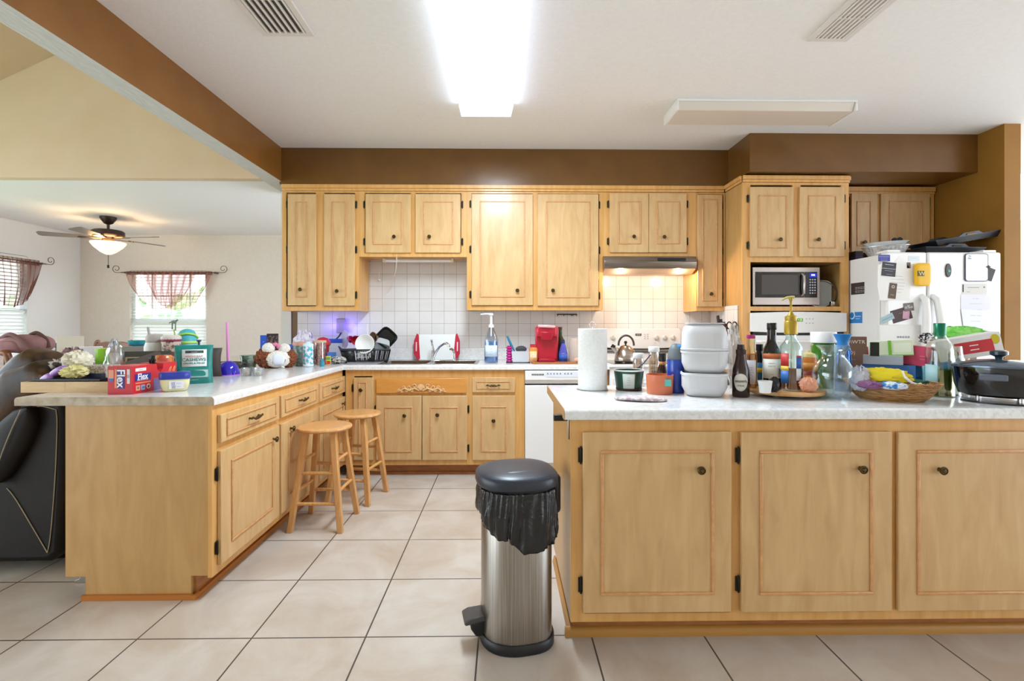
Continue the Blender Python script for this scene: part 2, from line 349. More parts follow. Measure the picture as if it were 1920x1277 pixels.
# ---------------------------------------------------------------- ceiling fan
fx = atZ(203, 407, ZK)
t = thing('ceiling_fan', 'dark bronze ceiling fan with glowing bowl light in the dining room', 'ceiling fan', (fx.x, fx.y, ZK)); k = fx.y/F
FB = M('#3a2c22', .4, .4)
obj('canopy', B().lathe([(0, 0), (13, 0), (13, -3), (7, -12), (3, -14), (0, -14)]), FB, t, k=k)
obj('downrod', B().cyl(2.2, -26, -12), FB, t, k=k)
obj('motor', B().lathe([(0, -24), (22, -25), (25, -27), (25, -34), (22, -37), (10, -38), (8, -46), (0, -46)]), FB, t, k=k, bev=.4)
for i, a in enumerate((10, 82, 154, 226, 298)):
    a = math.radians(a-17); R = Matrix.Rotation(a, 4, 'Z') @ Matrix.Rotation(.2, 4, 'X')
    bl = B(R).prism([(36, -7), (94, -10), (98, -6), (98, 6), (94, 10), (36, 7)], -.7, .7, 'z')
    bo = obj('blade', bl, M('#7c6f68', .35), t, k=k); bo.location = (0, 0, -39*k)
    br = B(R).prism([(8, -2), (40, -5), (44, 0), (40, 5), (8, 2)], -1.6, -.8, 'z'); q = obj('blade_arm', br, FB, bo, k=k)
obj('bowl', B().lathe([(27, -47), (27, -49), (22, -56), (12, -65), (5, -69), (0, -70)]), M('#ffe2ae', .5, emit=1.3), t, k=k)
obj('pull_chain', B().cyl(.5, -88, -69, 6).lathe([(0, -88), (1.6, -89), (1.8, -94), (0, -95)], 8), DKBR, t, k=k)
pl('fan_bulb', (fx.x, fx.y, ZK-.36), 14, (1, .8, .55), .1)
# ---------------------------------------------------------------- curtains
def sheer(name, h, a):
    m = bpy.data.materials.new(name); m.use_nodes = True; N, L = nodes(m); N.remove(N['Principled BSDF'])
    t = N.new('ShaderNodeBsdfTransparent'); t.inputs[0].default_value = lin('#fff2ee'); q = N.new('ShaderNodeBsdfDiffuse'); q.inputs[0].default_value = lin(h)
    r = N.new('ShaderNodeBsdfTranslucent'); r.inputs[0].default_value = lin(h); m1 = N.new('ShaderNodeMixShader'); m1.inputs[0].default_value = .5
    L.new(q.outputs[0], m1.inputs[1]); L.new(r.outputs[0], m1.inputs[2])
    lw = N.new('ShaderNodeLayerWeight'); lw.inputs[0].default_value = .5; mr = N.new('ShaderNodeMapRange'); mr.inputs[3].default_value = a*.85; mr.inputs[4].default_value = min(1, a*1.6); L.new(lw.outputs['Facing'], mr.inputs[0]); mx = N.new('ShaderNodeMixShader'); L.new(mr.outputs[0], mx.inputs[0]); L.new(t.outputs[0], mx.inputs[1]); L.new(m1.outputs[0], mx.inputs[2]); L.new(mx.outputs[0], N['Material Output'].inputs[0]); return m
SH1, SH2 = sheer('sheer_rose', '#a8746a', .55), sheer('sheer_mauve', '#7a5048', .72)
def swag(W, Hh, x_lo, x_hi, depth, seed):
    """one balloon swag from x_lo..x_hi along the rod, gathered to a lower curve"""
    def f(u, v):
        x = x_lo+(x_hi-x_lo)*u; c = (x_lo+x_hi)/2; x = c+(x-c)*(1-.34*v**1.6)
        dr = Hh*(.55+.45*max(0, math.sin(PI*min(1, max(0, u))))**.5)*v
        y = depth*1.5*(math.sin(u*58+seed+v*2.2)+.6*math.sin(u*23+seed*2))*(.5+.4*v)+depth*2.2*math.sin(PI*v)*math.sin(PI*u)
        z = -dr+.006*math.sin(u*31+seed)*v
        return (x, -y-.03, z)
    return B().grid(f, 110, 26)
def scroll(sx):
    pts = [(sx*(.0), 0, 0)]
    for i in range(40):
        a = i/39*2*PI*1.25; r = .055*(1-i/39*.75); pts.append((sx*(.06+r*math.sin(a)*1.1-.0), 0, .055-r*math.cos(a)-.055*(i/39)*.1))
    return pts
p = atY(213, 511, YD-.07); q = atY(424, 511, YD-.07)
t = thing('curtain_rod', 'thin dark rod with scrolled ends over the dining window', 'curtain rod', ((p.x+q.x)/2, YD-.07, p.z)); hw = (q.x-p.x)/2-.1
rb = B().tube([(-hw, 0, 0), (hw, 0, 0)], .007); obj('rod', rb, M('#5c4a41', .5), t)
for sx in (-1, 1): obj('scroll_finial', B(Matrix.Translation((sx*hw, 0, 0))).tube(scroll(sx), .004, 6), M('#5c4a41', .5), t)
for sx in (-1, 1): obj('bracket', B().box(sx*hw*.92-.01, sx*hw*.92+.01, .0, .068, -.012, .012), M('#5c4a41', .5), t)
a = atY(236, 511, YD-.1); e = atY(396, 511, YD-.1); m_ = atY(324, 511, YD-.1); dz = .52
t = thing('curtain', 'sheer rose balloon curtain over the dining window', 'curtain', (a.x, YD-.07, a.z)); w = e.x-a.x
obj('left_swag', swag(0, dz*.97, 0, w*.82, .012, 0), SH1, t); obj('right_swag', swag(0, dz, w*.2, w, .012, 2), SH1, t)
def head(w): return B().grid(lambda u, v: (w*u, -.012-.012*math.sin(u*150)*(.5+.5*v), .02-.05*v), 220, 3)
obj('gathered_heading', head(w), SH2, t)
# left wall curtain
pl0 = atX(100, 497, XD+.07)
t = thing('curtain_rod', 'thin dark rod with scrolled end over the far left window', 'curtain rod', (XD+.07, pl0.y-.1, pl0.z), PI/2)
obj('rod', B().tube([(-1.45, 0, 0), (.0, 0, 0)], .007), M('#5c4a41', .5), t); obj('scroll_finial', B().tube(scroll(1), .004, 6), M('#5c4a41', .5), t)
obj('bracket', B().box(-.06, -.04, 0, .068, -.012, .012), M('#5c4a41', .5), t)
p2 = atX(75, 493, XD+.08)
t = thing('curtain', 'dark mauve sheer curtain over the far left window', 'curtain', (XD+.07, p2.y-1.3, pl0.z), PI/2)
obj('swag', swag(0, .56, .55, 1.3, .014, 1), SH2, t); obj('left_swag', swag(0, .56, 0, .75, .014, 1), SH2, t); q = B().grid(lambda u, v: (1.3*u, .012+.012*math.sin(u*150)*(.5+.5*v), .03-.07*v), 200, 3)
for v in q.v: v.y = -v.y
obj('gathered_heading', q, SH2, t)
# ================================================================ CABINETS
def O_front(x, y, z): return Matrix.Translation((x, y, z)) @ Matrix(((1, 0, 0, 0), (0, 0, -1, 0), (0, 1, 0, 0), (0, 0, 0, 1)))   # u->X v->Z w->-Y
def O_side(x, y, z): return Matrix.Translation((x, y, z)) @ Matrix(((0, 0, 1, 0), (1, 0, 0, 0), (0, 1, 0, 0), (0, 0, 0, 1)))     # u->Y v->Z w->+X
def fr(b, u0, u1, v0, v1, w, h0, h1):      # picture-frame moulding with mitred slopes
    i = w
    for (a, c, e, g) in ((u0, u1, v0, v0+i), (u0, u1, v1-i, v1), (u0, u0+i, v0+i, v1-i), (u1-i, u1, v0+i, v1-i)):
        b.box(a, c, e, g, h0, h1)
    return b
def knob(parent, Om, u, v, w, s=1):
    m = Om @ Matrix.Translation((u, v, w))
    b = B(m).lathe([(0, 0), (.009*s, 0), (.006*s, .006), (.006*s, .014), (.0155*s, .019), (.0165*s, .024), (.013*s, .027), (.012*s, .0245), (.008*s, .0245), (.006*s, .028), (0, .029)], 20)
    return obj('knob', b, BRONZE, parent)
def hinge(parent, Om, u, v, w):
    b = B(Om); b.box(u-.010, u+.006, v-.028, v+.028, w-.002, w+.003); b.M = Om @ Matrix.Translation((u, v, w+.004)) @ Matrix.Rotation(PI/2, 4, 'X')
    b.lathe([(0, -.036), (.003, -.033), (.0045, -.028), (.0045, .028), (.003, .033), (0, .036)], 10)
    return obj('hinge', b, DKBR, parent)
def pull(parent, Om, u, v, w):
    m = Om @ Matrix.Translation((u, v, w)); b = B(m)
    b.lathe([(0, 0), (.008, 0), (.005, .004), (.004, .02)], 10, -.045, 0); b.lathe([(0, 0), (.008, 0), (.005, .004), (.004, .02)], 10, .045, 0)
    b.tube([(-.062, -.003, .02), (-.05, .004, .022), (-.03, -.003, .025), (-.012, .002, .027), (0, 0, .028), (.012, .002, .027), (.03, -.003, .025), (.05, .004, .022), (.062, -.003, .02)],
           [.002, .006, .004, .0065, .008, .0065, .004, .006, .002], 8)
    b.tube([(-.03, -.006, .022), (-.015, -.012, .02), (0, -.008, .024), (.015, -.012, .02), (.03, -.006, .022)], .0025, 6)
    return obj('pull_handle', b, BRONZE, parent)
def door(parent, Om, u0, u1, v0, v1, mo, kn=None, hg=None, name='door', th=.019, pl_=None, dmat=None, mw=.011):
    d = obj(name, B(Om).box(u0, u1, v0, v1, .0005, th), dmat or DOORW, parent, bev=.003)
    if mo:
        a, c, e, g = mo; b = B(Om); fr(b, a, c, e, g, mw, th-.0005, th+.006); obj('molding', b, MOLDW, d, bev=.003)
        b = B(Om); b.box(a+mw, c-mw, e+mw, g-mw, th-.004, th+.0008); obj('centre_panel', b, DOORW, d)
    if kn: knob(d, Om, kn[0], kn[1], th)
    if pl_: pull(d, Om, pl_[0], pl_[1], th)
    for h_ in (hg or []): hinge(d, Om, h_[0], h_[1], .004)
    return d
def pxdoor(parent, Y, x0, x1, y0, y1, mo=None, kn=None, hx=None, hy=(), **kw):
    th = kw.get('th', .019); P = lambda x, y: atY(x, y, Y-th)
    a, c = P(x0, y1), P(x1, y0); cx, cy = (x0+x1)/2, (y0+y1)/2
    mo_ = None
    if mo: m0, m1 = P(mo[0], mo[3]), P(mo[1], mo[2]); mo_ = (m0.x, m1.x, m0.z, m1.z)
    kn_ = None
    if kn: q = P(*kn); kn_ = (q.x, q.z)
    hg = [(P(hx, y).x, P(hx, y).z) for y in hy] if hx else None
    if kw.get('pl_'): q = P(*kw['pl_']); kw['pl_'] = (q.x, q.z)
    return door(parent, O_front(0, Y, 0), a.x, c.x, a.z, c.z, mo_, kn_, hg, **kw)
def carcass(name, label, x0, x1, y0, y1, z0, z1, stiles, rails, cat='cabinet', face=True):
    """cabinet box with a face frame: stiles = list of (x0,x1), rails = list of (z0,z1)"""
    t = thing(name, label, cat, (x0, y0, z0)); t.location = (0, 0, 0)
    b = B(); s_ = .016; f = y0+.019
    b.box(x0, x0+s_, f, y1, z0, z1).box(x1-s_, x1, f, y1, z0, z1).box(x0+s_, x1-s_, f, y1, z0+.01, z0+.01+s_).box(x0+s_, x1-s_, f, y1, z1-s_, z1).box(x0+s_, x1-s_, y1-.008, y1, z0+.01+s_, z1-s_)
    obj('body', b, FRAMEW, t)
    b = B()
    for a, c in stiles: b.box(a, c, y0, f, z0, z1)
    st = sorted(stiles)
    for e, g in rails:
        for (a, c), (a2, c2) in zip(st, st[1:]): b.box(c, a2, y0, f, e, g)
    obj('face_frame', b, FRAMEW, t, smooth=False)
    return t
X_ = lambda px, Y=YU: atY(px, 500, Y).x
Z_ = lambda py, px=900, Y=YU: atY(px, py, Y).z
ZU0, ZU1, ZS = 1.377, 2.43, 1.853
YUF = YU+.03
xa, xb, xc, xd, xe, xf = -1.952, X_(673.5), X_(875.5), X_(1130.5), X_(1305.5), 1.962
g = .0008
U1 = carcass('wall_cabinet', 'tall wall cabinet with two narrow doors, leftmost over the counter', xa, xb-g, YU, YW-.009, ZU0, ZU1, [(xa, xa+.036), (X_(592), X_(608)), (xb-.036, xb-g)], [(ZU0, ZU0+.04), (ZU1-.015, ZU1)])
pxdoor(U1, YU, 539.2, 592.4, 363.8, 572.8, (554, 576, 377.7, 557.7), (564.5, 543), 537.5, (383, 467.7, 553))
pxdoor(U1, YU, 607, 665, 363.8, 573.5, (621.7, 649.7, 377.7, 557.7), (632.9, 546), 667.3, (383, 467.7, 553))
U2 = carcass('wall_cabinet', 'short wall cabinet with two doors over the sink', xb, xc-g, YU, YW-.009, ZS, ZU1, [(xb, xb+.05), (X_(770.3), X_(779)), (xc-.05, xc-g)], [(ZS, ZS+.035), (ZU1-.015, ZU1)])
pxdoor(U2, YU, 685, 770.3, 363.8, 473.8, (698.9, 754.3, 377.7, 459), (739.6, 444.5), 682.5, (383, 453))
pxdoor(U2, YU, 778.8, 863.5, 363.8, 473.8, (793.6, 850, 377.7, 459), (805.4, 444.5), 867, (383, 453))
U3 = carcass('wall_cabinet', 'wide wall cabinet with two tall doors over the coffee maker', xc, xd-g, YU, YW-.009, ZU0+.006, ZU1, [(xc, xc+.04), (X_(999), X_(1008)), (xd-.035, xd-g)], [(ZU0+.006, ZU0+.045), (ZU1-.015, ZU1)])
pxdoor(U3, YU, 884.2, 999.2, 363.8, 572.5, (899.4, 984.6, 377, 557.4), (970, 545), 882, (382, 467, 552))
pxdoor(U3, YU, 1008.2, 1122.3, 364, 573.5, (1023.7, 1106.8, 377.3, 558.5), (1036.4, 545), 1124.5, (383.7, 468.9, 554.3))
U4 = carcass('wall_cabinet', 'short wall cabinet with two doors above the range hood', xd, xe-g, YU, YW-.009, ZS+.008, ZU1, [(xd, xd+.06), (xe-.085, xe-g)], [(ZS+.008, ZS+.04), (ZU1-.015, ZU1)])
pxdoor(U4, YU, 1143.5, 1216.2, 363, 473.4, (1159, 1201.8, 377, 458), (1187.7, 444.3), 1141, (382.3, 452.3))
pxdoor(U4, YU, 1216.9, 1287.8, 363, 473.4, (1231.4, 1274.5, 377, 458), (1244.4, 444.9), 1290, (382.3, 452.3))
U5 = carcass('wall_cabinet', 'single narrow wall cabinet between hood and tall oven cabinet', xe, xf-g, YU, YW-.009, ZU0, ZU1, [(xe, xe+.015), (xf-.015, xf-g)], [(ZU0, ZU0+.04), (ZU1-.015, ZU1)])
pxdoor(U5, YU, 1308.4, 1354.5, 365, 574.8, (1317, 1345, 373, 564.7), (1332, 551.4), 1356, (385, 469.7, 553.7))
# crown
def crown(label, pts, z0, z1):
    b = B()
    for (a, c) in zip(pts, pts[1:]):
        a, c = Vector(a), Vector(c); dx = (c-a).normalized(); n = Vector((dx.y, -dx.x))
        for (o0, e0, e1) in ((.022, z0+.022, z1), (.012, z0, z0+.022)):
            p0, p1 = a-dx*0+n*o0-dx*(o0 if a == Vector(pts[0]) and 0 else 0), c+n*o0
            vs = [(a.x, a.y), (c.x, c.y), (p1.x, p1.y), (p0.x, p0.y)]; b.prism(vs, e0, e1, 'z')
    return tag(obj('crown_molding', b, FRAMEW, None, bev=.003), label, 'molding')
crown('long wooden crown strip along the top of the wall cabinets', [(xa, YU), (xf-.012, YU)], ZU1+.001, 2.4855)
# tall oven cabinet
xt0, xt1 = 1.965, atY(1591.5, 500, YT).x
t = thing('oven_cabinet', 'tall maple cabinet housing the microwave and built-in wall oven', 'cabinet')
n0, n1 = atY(1407, 574.7, YT), atY(1577.5, 491.8, YT); zn0, zn1 = n0.z, n1.z
b = B(); b.box(xt0, xt0+.018, YT+.019, YW-.009, 0.1, ZU1).box(xt1-.018, xt1, YT+.019, YW-.009, .1, ZU1).box(xt0+.018, xt1-.018, YT+.019, YW-.009, ZU1-.018, ZU1)
b.box(xt0+.018, xt1-.018, YT+.019, YW-.009, zn1, zn1+.018).box(xt0+.018, xt1-.018, YT+.019, YW-.009, zn0-.018, zn0).box(xt0+.018, xt1-.018, YW-.05, YW-.04, .1, ZU1-.018)
obj('body', b, SIDEW, t)
b = B(); b.box(xt0, n0.x, YT, YT+.019, .1, ZU1).box(n1.x, xt1, YT, YT+.019, .1, ZU1); zd0, zd1 = atY(1450, 481, YT).z, atY(1450, 350, YT).z
for e, g_ in ((ZU1-.02, ZU1), (zn1, zd0+.02), (atY(1450, 583, YT).z, zn0), (.1, .3)): b.box(n0.x, n1.x, YT, YT+.019, e, g_)
xm0, xm1 = atY(1486, 400, YT).x, atY(1501, 400, YT).x; b.box(xm0, xm1, YT, YT+.019, zd0+.02, ZU1-.02); obj('face_frame', b, FRAMEW, t, smooth=False)
pxdoor(t, YT, 1406.8, 1488, 350.4, 481, (1421.6, 1475.9, 365.9, 465.5), (1461, 449.7), 1404, (371.8, 459.6))
pxdoor(t, YT, 1499.5, 1584, 350.4, 481, (1515.3, 1568, 365.9, 465.5), (1532.4, 449.7), 1586, (371.8, 459.6))
crown('wooden crown wrapping the tall oven cabinet', [(xt0-.001, YU-.02), (xt0-.001, YT), (xt1, YT), (xt1, YU-.02)], ZU1+.001, 2.4855)
# cabinet over the fridge
xg0, xg1 = xt1+.002, atY(1751, 400, YU).x
t = carcass('wall_cabinet', 'two-door wall cabinet above the fridge, partly hidden by clutter', xg0, xg1, YU, YW-.009, 1.9, ZU1-.01, [(xg0, xg0+.05), (X_(1645.3), X_(1652)), (xg1-.03, xg1)], [(1.9, 1.94), (ZU1-.03, ZU1-.01)])
pxdoor(t, YU, 1597, 1645.3, 362.6, 474, (1606, 1633, 377, 462), (1619, 454.7))
pxdoor(t, YU, 1651.8, 1744, 362.6, 474, (1666.6, 1729, 376.7, 462), (1680, 455), 1745.5, (377,))
crown('wooden crown strip over the fridge cabinet', [(xg0+.024, YU), (xg1, YU)], ZU1-.009, 2.484)
# ---- base cabinets along the back
XPF = -1.335                                    # inner face of the peninsula
X4 = lambda px: atY(px, 800, YB).x
ZD0, ZD1, ZR0, ZR1 = .137, .668, .695, .822
def base(label, x0, x1, st, name='base_cabinet', rails=None):
    t = thing(name, label, 'cabinet'); b = B(); f = YB+.019
    b.box(x0, x0+.016, f, YW-.012, .095, .882).box(x1-.016, x1, f, YW-.012, .095, .882).box(x0+.016, x1-.016, f, YW-.012, .1, .116).box(x0+.016, x1-.016, YW-.02, YW-.012, .116, .882)
    obj('body', b, FRAMEW, t); b = B()
    for a, c in st: b.box(a, c, YB, f, .095, .882)
    st = sorted(st)
    for (a, c), (a2, c2) in zip(st, st[1:]):
        for e, g_ in (rails or [(.095, .14), (.66, .70), (.815, .882)]): b.box(c, a2, YB, f, e, g_)
    obj('face_frame', b, FRAMEW, t, smooth=False)
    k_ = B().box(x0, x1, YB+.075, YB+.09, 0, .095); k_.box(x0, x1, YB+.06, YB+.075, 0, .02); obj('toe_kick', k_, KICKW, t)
    return t
x1_, x2_, x3_, x4_ = X4(648), X4(702), X4(880), X4(983.5)
t = base('narrow one-door base cabinet in the corner behind the stools', x1_, x2_-g, [(x1_, X4(664)), (X4(698), x2_-g)], rails=[(.095, .14), (.83, .882)])
pxdoor(t, YB, 662.8, 699.5, 708, 863, (671.7, 688, 716, 855), (677.6, 731), 660.7, (728, 844))
t = base('two-door sink base cabinet with carved scroll ornament', x2_, x3_-g, [(x2_, X4(708)), (X4(872), x3_-g)])
pxdoor(t, YB, 705, 790.3, 742, 863, (721, 773, 763, 848), (759, 779), 703.5, (768,))
pxdoor(t, YB, 791.5, 876, 742, 863, (806, 859, 763, 848), (820.6, 777.5), 878.4, (767.6, 841.3))
fp = pxdoor(t, YB, 705, 874.4, 709, 737.5, None, name='false_front', dmat=ORNGW)
# carved ornament: central shell and leafy scrolls
ctr = atY(789.5, 726, YB-.02); kk = 4.09/F; b = B(O_front(ctr.x, YB-.019, ctr.z-.004) @ Matrix.Scale(kk, 4))
for i in range(-4, 5):
    a = i*.3; b.tube([(0, -5, 1), (4*math.sin(a), -2+4*math.cos(a), 2.5), (8*math.sin(a), -3+10*math.cos(a), 2)], [1, 1.5, 1.1], 6)
for sg in (-1, 1):
    b.tube([(sg*3, -5, 1), (sg*12, -1, 1.5), (sg*22, -5, 1.5), (sg*31, -1, 1.2), (sg*40, -6, 1), (sg*47, -8, .8)], [2, 1.8, 1.6, 1.5, 1.2, .6], 6)
    for cx_, cy_, r_, s0 in ((12, 3, 4.2, 0), (22, 1, 4, 1), (32, 0, 3.4, 0), (41, -4, 2.8, 1), (17, -5, 2.8, 1), (27, -6, 2.6, 0), (36, -7, 2, 1)):
        pts = []
        for j in range(14):
            a = j/13*PI*2.4+s0*PI; r = r_*(1-j/13*.75); pts.append((sg*(cx_+r*math.cos(a)), cy_+r*math.sin(a), 1.2+j*.06))
        b.tube(pts, [.6+.5*math.sin(PI*j/13) for j in range(14)], 5)
obj('carved_scroll', b, M('#e3b988', .5), fp)
t = base('base cabinet with one drawer and one door left of dishwasher', x3_, x4_, [(x3_, X4(888)), (X4(963), x4_)])
pxdoor(t, YB, 885.5, 965.8, 742, 863, (901.4, 950, 762, 847.5), (925.4, 788.5))
pxdoor(t, YB, 885.5, 965.8, 708, 736, (893, 957, 715, 729.5), name='drawer', pl_=(924.7, 722.5), mw=.007)
XS0, XS1 = .872, 1.648                           # stove
t = thing('base_cabinet', 'narrow wooden filler between dishwasher and stove', 'cabinet'); t2 = obj('filler', B().box(.782, XS0-.006, YB+.01, YB+.03, .095, .882), KICKW, t)
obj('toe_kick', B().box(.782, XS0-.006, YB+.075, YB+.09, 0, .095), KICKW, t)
t = base('base cabinet in the corner beside the tall oven cabinet', XS1+.006, xt0-.002, [(XS1+.006, XS1+.05), (xt0-.05, xt0-.002)])
door(t, O_front(0, YB, 0), XS1+.03, xt0-.03, ZD0, ZD1, (XS1+.08, xt0-.08, ZD0+.05, ZD1-.05), (XS1+.1, ZD1-.08))
# ---- peninsula
YP = 2.284; XPL = -1.995; YPE = YB-.002
t = thing('peninsula_cabinet', 'maple peninsula cabinet with drawers above doors behind the stools', 'cabinet')
b = B()
b.box(XPL, XPL+.018, YP+.019, YW-.2, .095, .882).box(XPL+.018, XPF-.019, YP+.019, YP+.03, .095, .882).box(XPL+.018, XPF-.019, YP+.03, YW-.2, .1, .116)
obj('body', b, SIDEW, t)
ep = B().prism([(XPL, .882), (XPF-.02, .882), (XPF-.02, .105), (XPF-.095, .105), (XPF-.095, 0), (XPL+.09, 0), (XPL+.09, .105), (XPL, .105)], YP, YP+.018); obj('end_panel', ep, SIDEW, t)
Os = O_side(XPF-.0195, 0, 0); YD1, YD2, YD3 = [(atX(a, 700, XPF).y, atX(c, 700, XPF).y) for a, c in ((407, 518), (522, 592.5), (595.5, 643))]
b = B(Os); st = [(YP, YD1[0]+.018), (YD1[1]-.012, YD2[0]+.012), (YD2[1]-.012, YD3[0]+.012), (YD3[1]-.012, YPE)]
for a, c in st: b.box(a, c, .095, .882, 0, .0195)
for (a, c), (a2, c2) in zip(st, st[1:]):
    for e, g_ in ((.095, .14), (.66, .705), (.83, .882)): b.box(c, a2, e, g_, 0, .0195)
obj('face_frame', b, FRAMEW, t, smooth=False)
Os = O_side(XPF, 0, 0)
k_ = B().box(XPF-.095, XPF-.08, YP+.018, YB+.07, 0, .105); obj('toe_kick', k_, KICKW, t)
k_ = B().prism([(XPL+.08, 0), (XPF-.08, 0), (XPF-.08, .018), (XPF-.09, .024), (XPL+.08, .024)], YP-.014, YP-.0005); k_.box(XPF-.08, XPF-.066, YP-.014, YB+.06, 0, .022); obj('base_molding', k_, M('#b5702e', .4), t)
for i, (a, c) in enumerate((YD1, YD2, YD3)):
    m = (a+c)/2
    door(t, Os, a, c, .70, .832, (a+.045, c-.045, .724, .808), name='drawer', pl_=(m, .768), mw=.009)
    door(t, Os, a, c, ZD0-.004, .664, (a+.085 if i < 2 else a+.06, c-.085 if i < 2 else c-.06, ZD0+.07, .60), ((c-.08) if i != 1 else (a+.12), .60 if i == 0 else .615), [((a-.012) if i != 1 else c+.006, z) for z in (.22, .56)] if i < 2 else None)
# ---- island
XI0 = atY(1070, 900, YI).x; XI1 = 2.7; YIB = 2.62
t = thing('island_cabinet', 'big maple island cabinet with three large doors in the right foreground', 'cabinet')
X6 = lambda px: atY(px, 900, YI).x; Z6 = lambda py: atY(1400, py, YI).z
b = B(); b.box(XI0, XI0+.018, YI+.019, YIB, .09, .882).box(XI1-.018, XI1, YI+.019, YIB, .09, .882).box(XI0+.018, XI1-.018, YIB-.012, YIB, .09, .882).box(XI0+.018, XI1-.018, YI+.019, YIB-.012, .1, .116)
obj('body', b, SIDEW, t); b = B(); st = [(XI0, X6(1096)), (X6(1368), X6(1394)), (X6(1670), X6(1689)), (X6(1964), X6(1984)), (XI1-.04, XI1)]
for a, c in st: b.box(a, c, YI, YI+.019, .09, .882)
for (a, c), (a2, c2) in zip(st, st[1:]):
    for e, g_ in ((.09, Z6(1148)), (Z6(812), .882)): b.box(c, a2, YI, YI+.019, e, g_)
obj('face_frame', b, FRAMEW, t, smooth=False)
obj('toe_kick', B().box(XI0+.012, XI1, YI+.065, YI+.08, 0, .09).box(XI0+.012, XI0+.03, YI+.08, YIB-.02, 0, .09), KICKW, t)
k_ = B().prism([(YI+.047, 0), (YI+.0645, 0), (YI+.0645, .036), (YI+.056, .034), (YI+.047, .022)], XI0-.016, XI1, 'x'); k_.prism([(XI0-.004, 0), (XI0+.011, 0), (XI0+.011, .032), (XI0+.003, .03)], YI+.066, YIB, 'y'); obj('base_molding', k_, M('#b3803c', .4), t)
pxdoor(t, YI, 1093.2, 1371.6, 809.8, 1150.6, (1126, 1338.6, 843.7, 1116.7), (1311.5, 879.4), 1090, (855, 1100), mw=.012)
pxdoor(t, YI, 1390.6, 1673, 809.8, 1149, (1424, 1636, 843.7, 1116), (1612, 878), 1387, (855, 1098), mw=.012)
pxdoor(t, YI, 1981, 2270, 809.8, 1146, (2014, 2236, 843, 1114), (2060, 880), mw=.012)
pxdoor(t, YI, 1685.5, 1967, 809.8, 1147, (1718.8, 1934, 843, 1115), (1760.5, 880), mw=.012)
# ---- worktops
def rl(x0, x1, z0, z1, rr, both=True):
    p = [(x0, z0)]
    p += [(x0+rr-rr*math.cos(a), z1-rr+rr*math.sin(a)) for a in [PI/2*i/5 for i in range(6)]] if both else [(x0, z1)]
    p += [(x1-rr+rr*math.cos(a), z1-rr+rr*math.sin(a)) for a in [PI/2*(5-i)/5 for i in range(6)]]
    return p+[(x1, z0)]
t = thing('countertop', 'L-shaped pale laminate worktop on the peninsula and sink run', 'countertop')
XCR = -1.318; YCF = YB-.028
b = B(); b.prism(rl(-2.211, XCR, .884, CT, .016), YP-.012, YCF+.02, 'y')
b.prism(rl(-2.211, XCR, .884, CT, .016)[:7]+[(XCR-.1, CT), (XCR-.1, .884)], YCF+.02, YW-.014)
obj('peninsula_top', b, LAM, t)
e_ = B().prism(rl(-2.211, XCR, .884, CT, .016), YP-.014, YP-.0125); obj('end_edge', e_, LAME, t)
xs0, xs1, ys0, ys1 = atZ(722, 680, CT).x, atZ(893, 680, CT).x, YCF+.09, YW-.12
b = B(); pr = [(YCF, .884), (YCF, CT-.016)]+[(YCF+.016-.016*math.cos(a), CT-.016+.016*math.sin(a)) for a in (.4, .8, 1.2, 1.57)]
b.prism(pr+[(ys0, CT), (ys0, .884)], XCR-.099, XS0-.004, 'x')
b.box(XCR-.099, xs0, ys0, YW-.014, .884, CT).box(xs1, XS0-.004, ys0, YW-.014, .884, CT).box(xs0, xs1, ys1, YW-.014, .884, CT); obj('sink_run_top', b, LAM, t)
obj('backsplash_lip', B().box(-1.95, XS0-.004, YW-.03, YW-.0085, CT, 1.033), LAM, t, bev=.004)
t = thing('countertop', 'small pale worktop between stove and tall oven cabinet', 'countertop')
obj('top', B().prism(pr+[(YW-.009, CT), (YW-.009, .884)], XS1+.004, xt0-.002, 'x'), LAM, t)
obj('backsplash_lip', B().box(XS1+.004, xt0-.02, YW-.028, YW-.0095, CT+.0005, 1.033), LAM, t)
obj('side_tiles', B().box(xt0-.009, xt0-.0015, YB+.03, YW-.03, CT+.001, 1.418), tilemat('side_tile', (1, 2), (0, 1.033), .1169, .0014, '#dcd8d5', '#e0dcd9', '#a29a94', .2, 9, .3), t)
t = thing('island_countertop', 'long pale laminate worktop covered in clutter on the island', 'countertop'); b = B()
yf, ybk, xi = YI-.025, 2.675, .232
pr = [(yf, .883), (yf, CT-.018)]+[(yf+.018-.018*math.cos(a), CT-.018+.018*math.sin(a)) for a in (.3, .6, .9, 1.2, 1.57)]+[(ybk, CT), (ybk, .883)]
obj('top', B().prism(pr, xi, XI1+.03, 'x'), mixm('laminate_island', '#d3d1cd', '#e8e8e8', (1, 1, 1), 40, 8, .3, .6, .12, 0, .3, distort=1.2), t)
obj('end_strip', B().prism(pr, xi-.003, xi-.0005, 'x'), M('#b58d5f', .5), t)
# towel bar on the island side
p = atd(1052, 783, 1.98)
t = thing('towel_bar', 'black square towel bar on a steel bracket at the island side', 'towel bar', (XI0-.0005, p.y, p.z))
obj('bracket', B().box(-.006, -.0005, -.012, .012, -.085, .012), STEEL, t, bev=.002); obj('bar', B().box(-.062, -.006, -.012, .012, -.012, .012), BLACK, t, bev=.003)
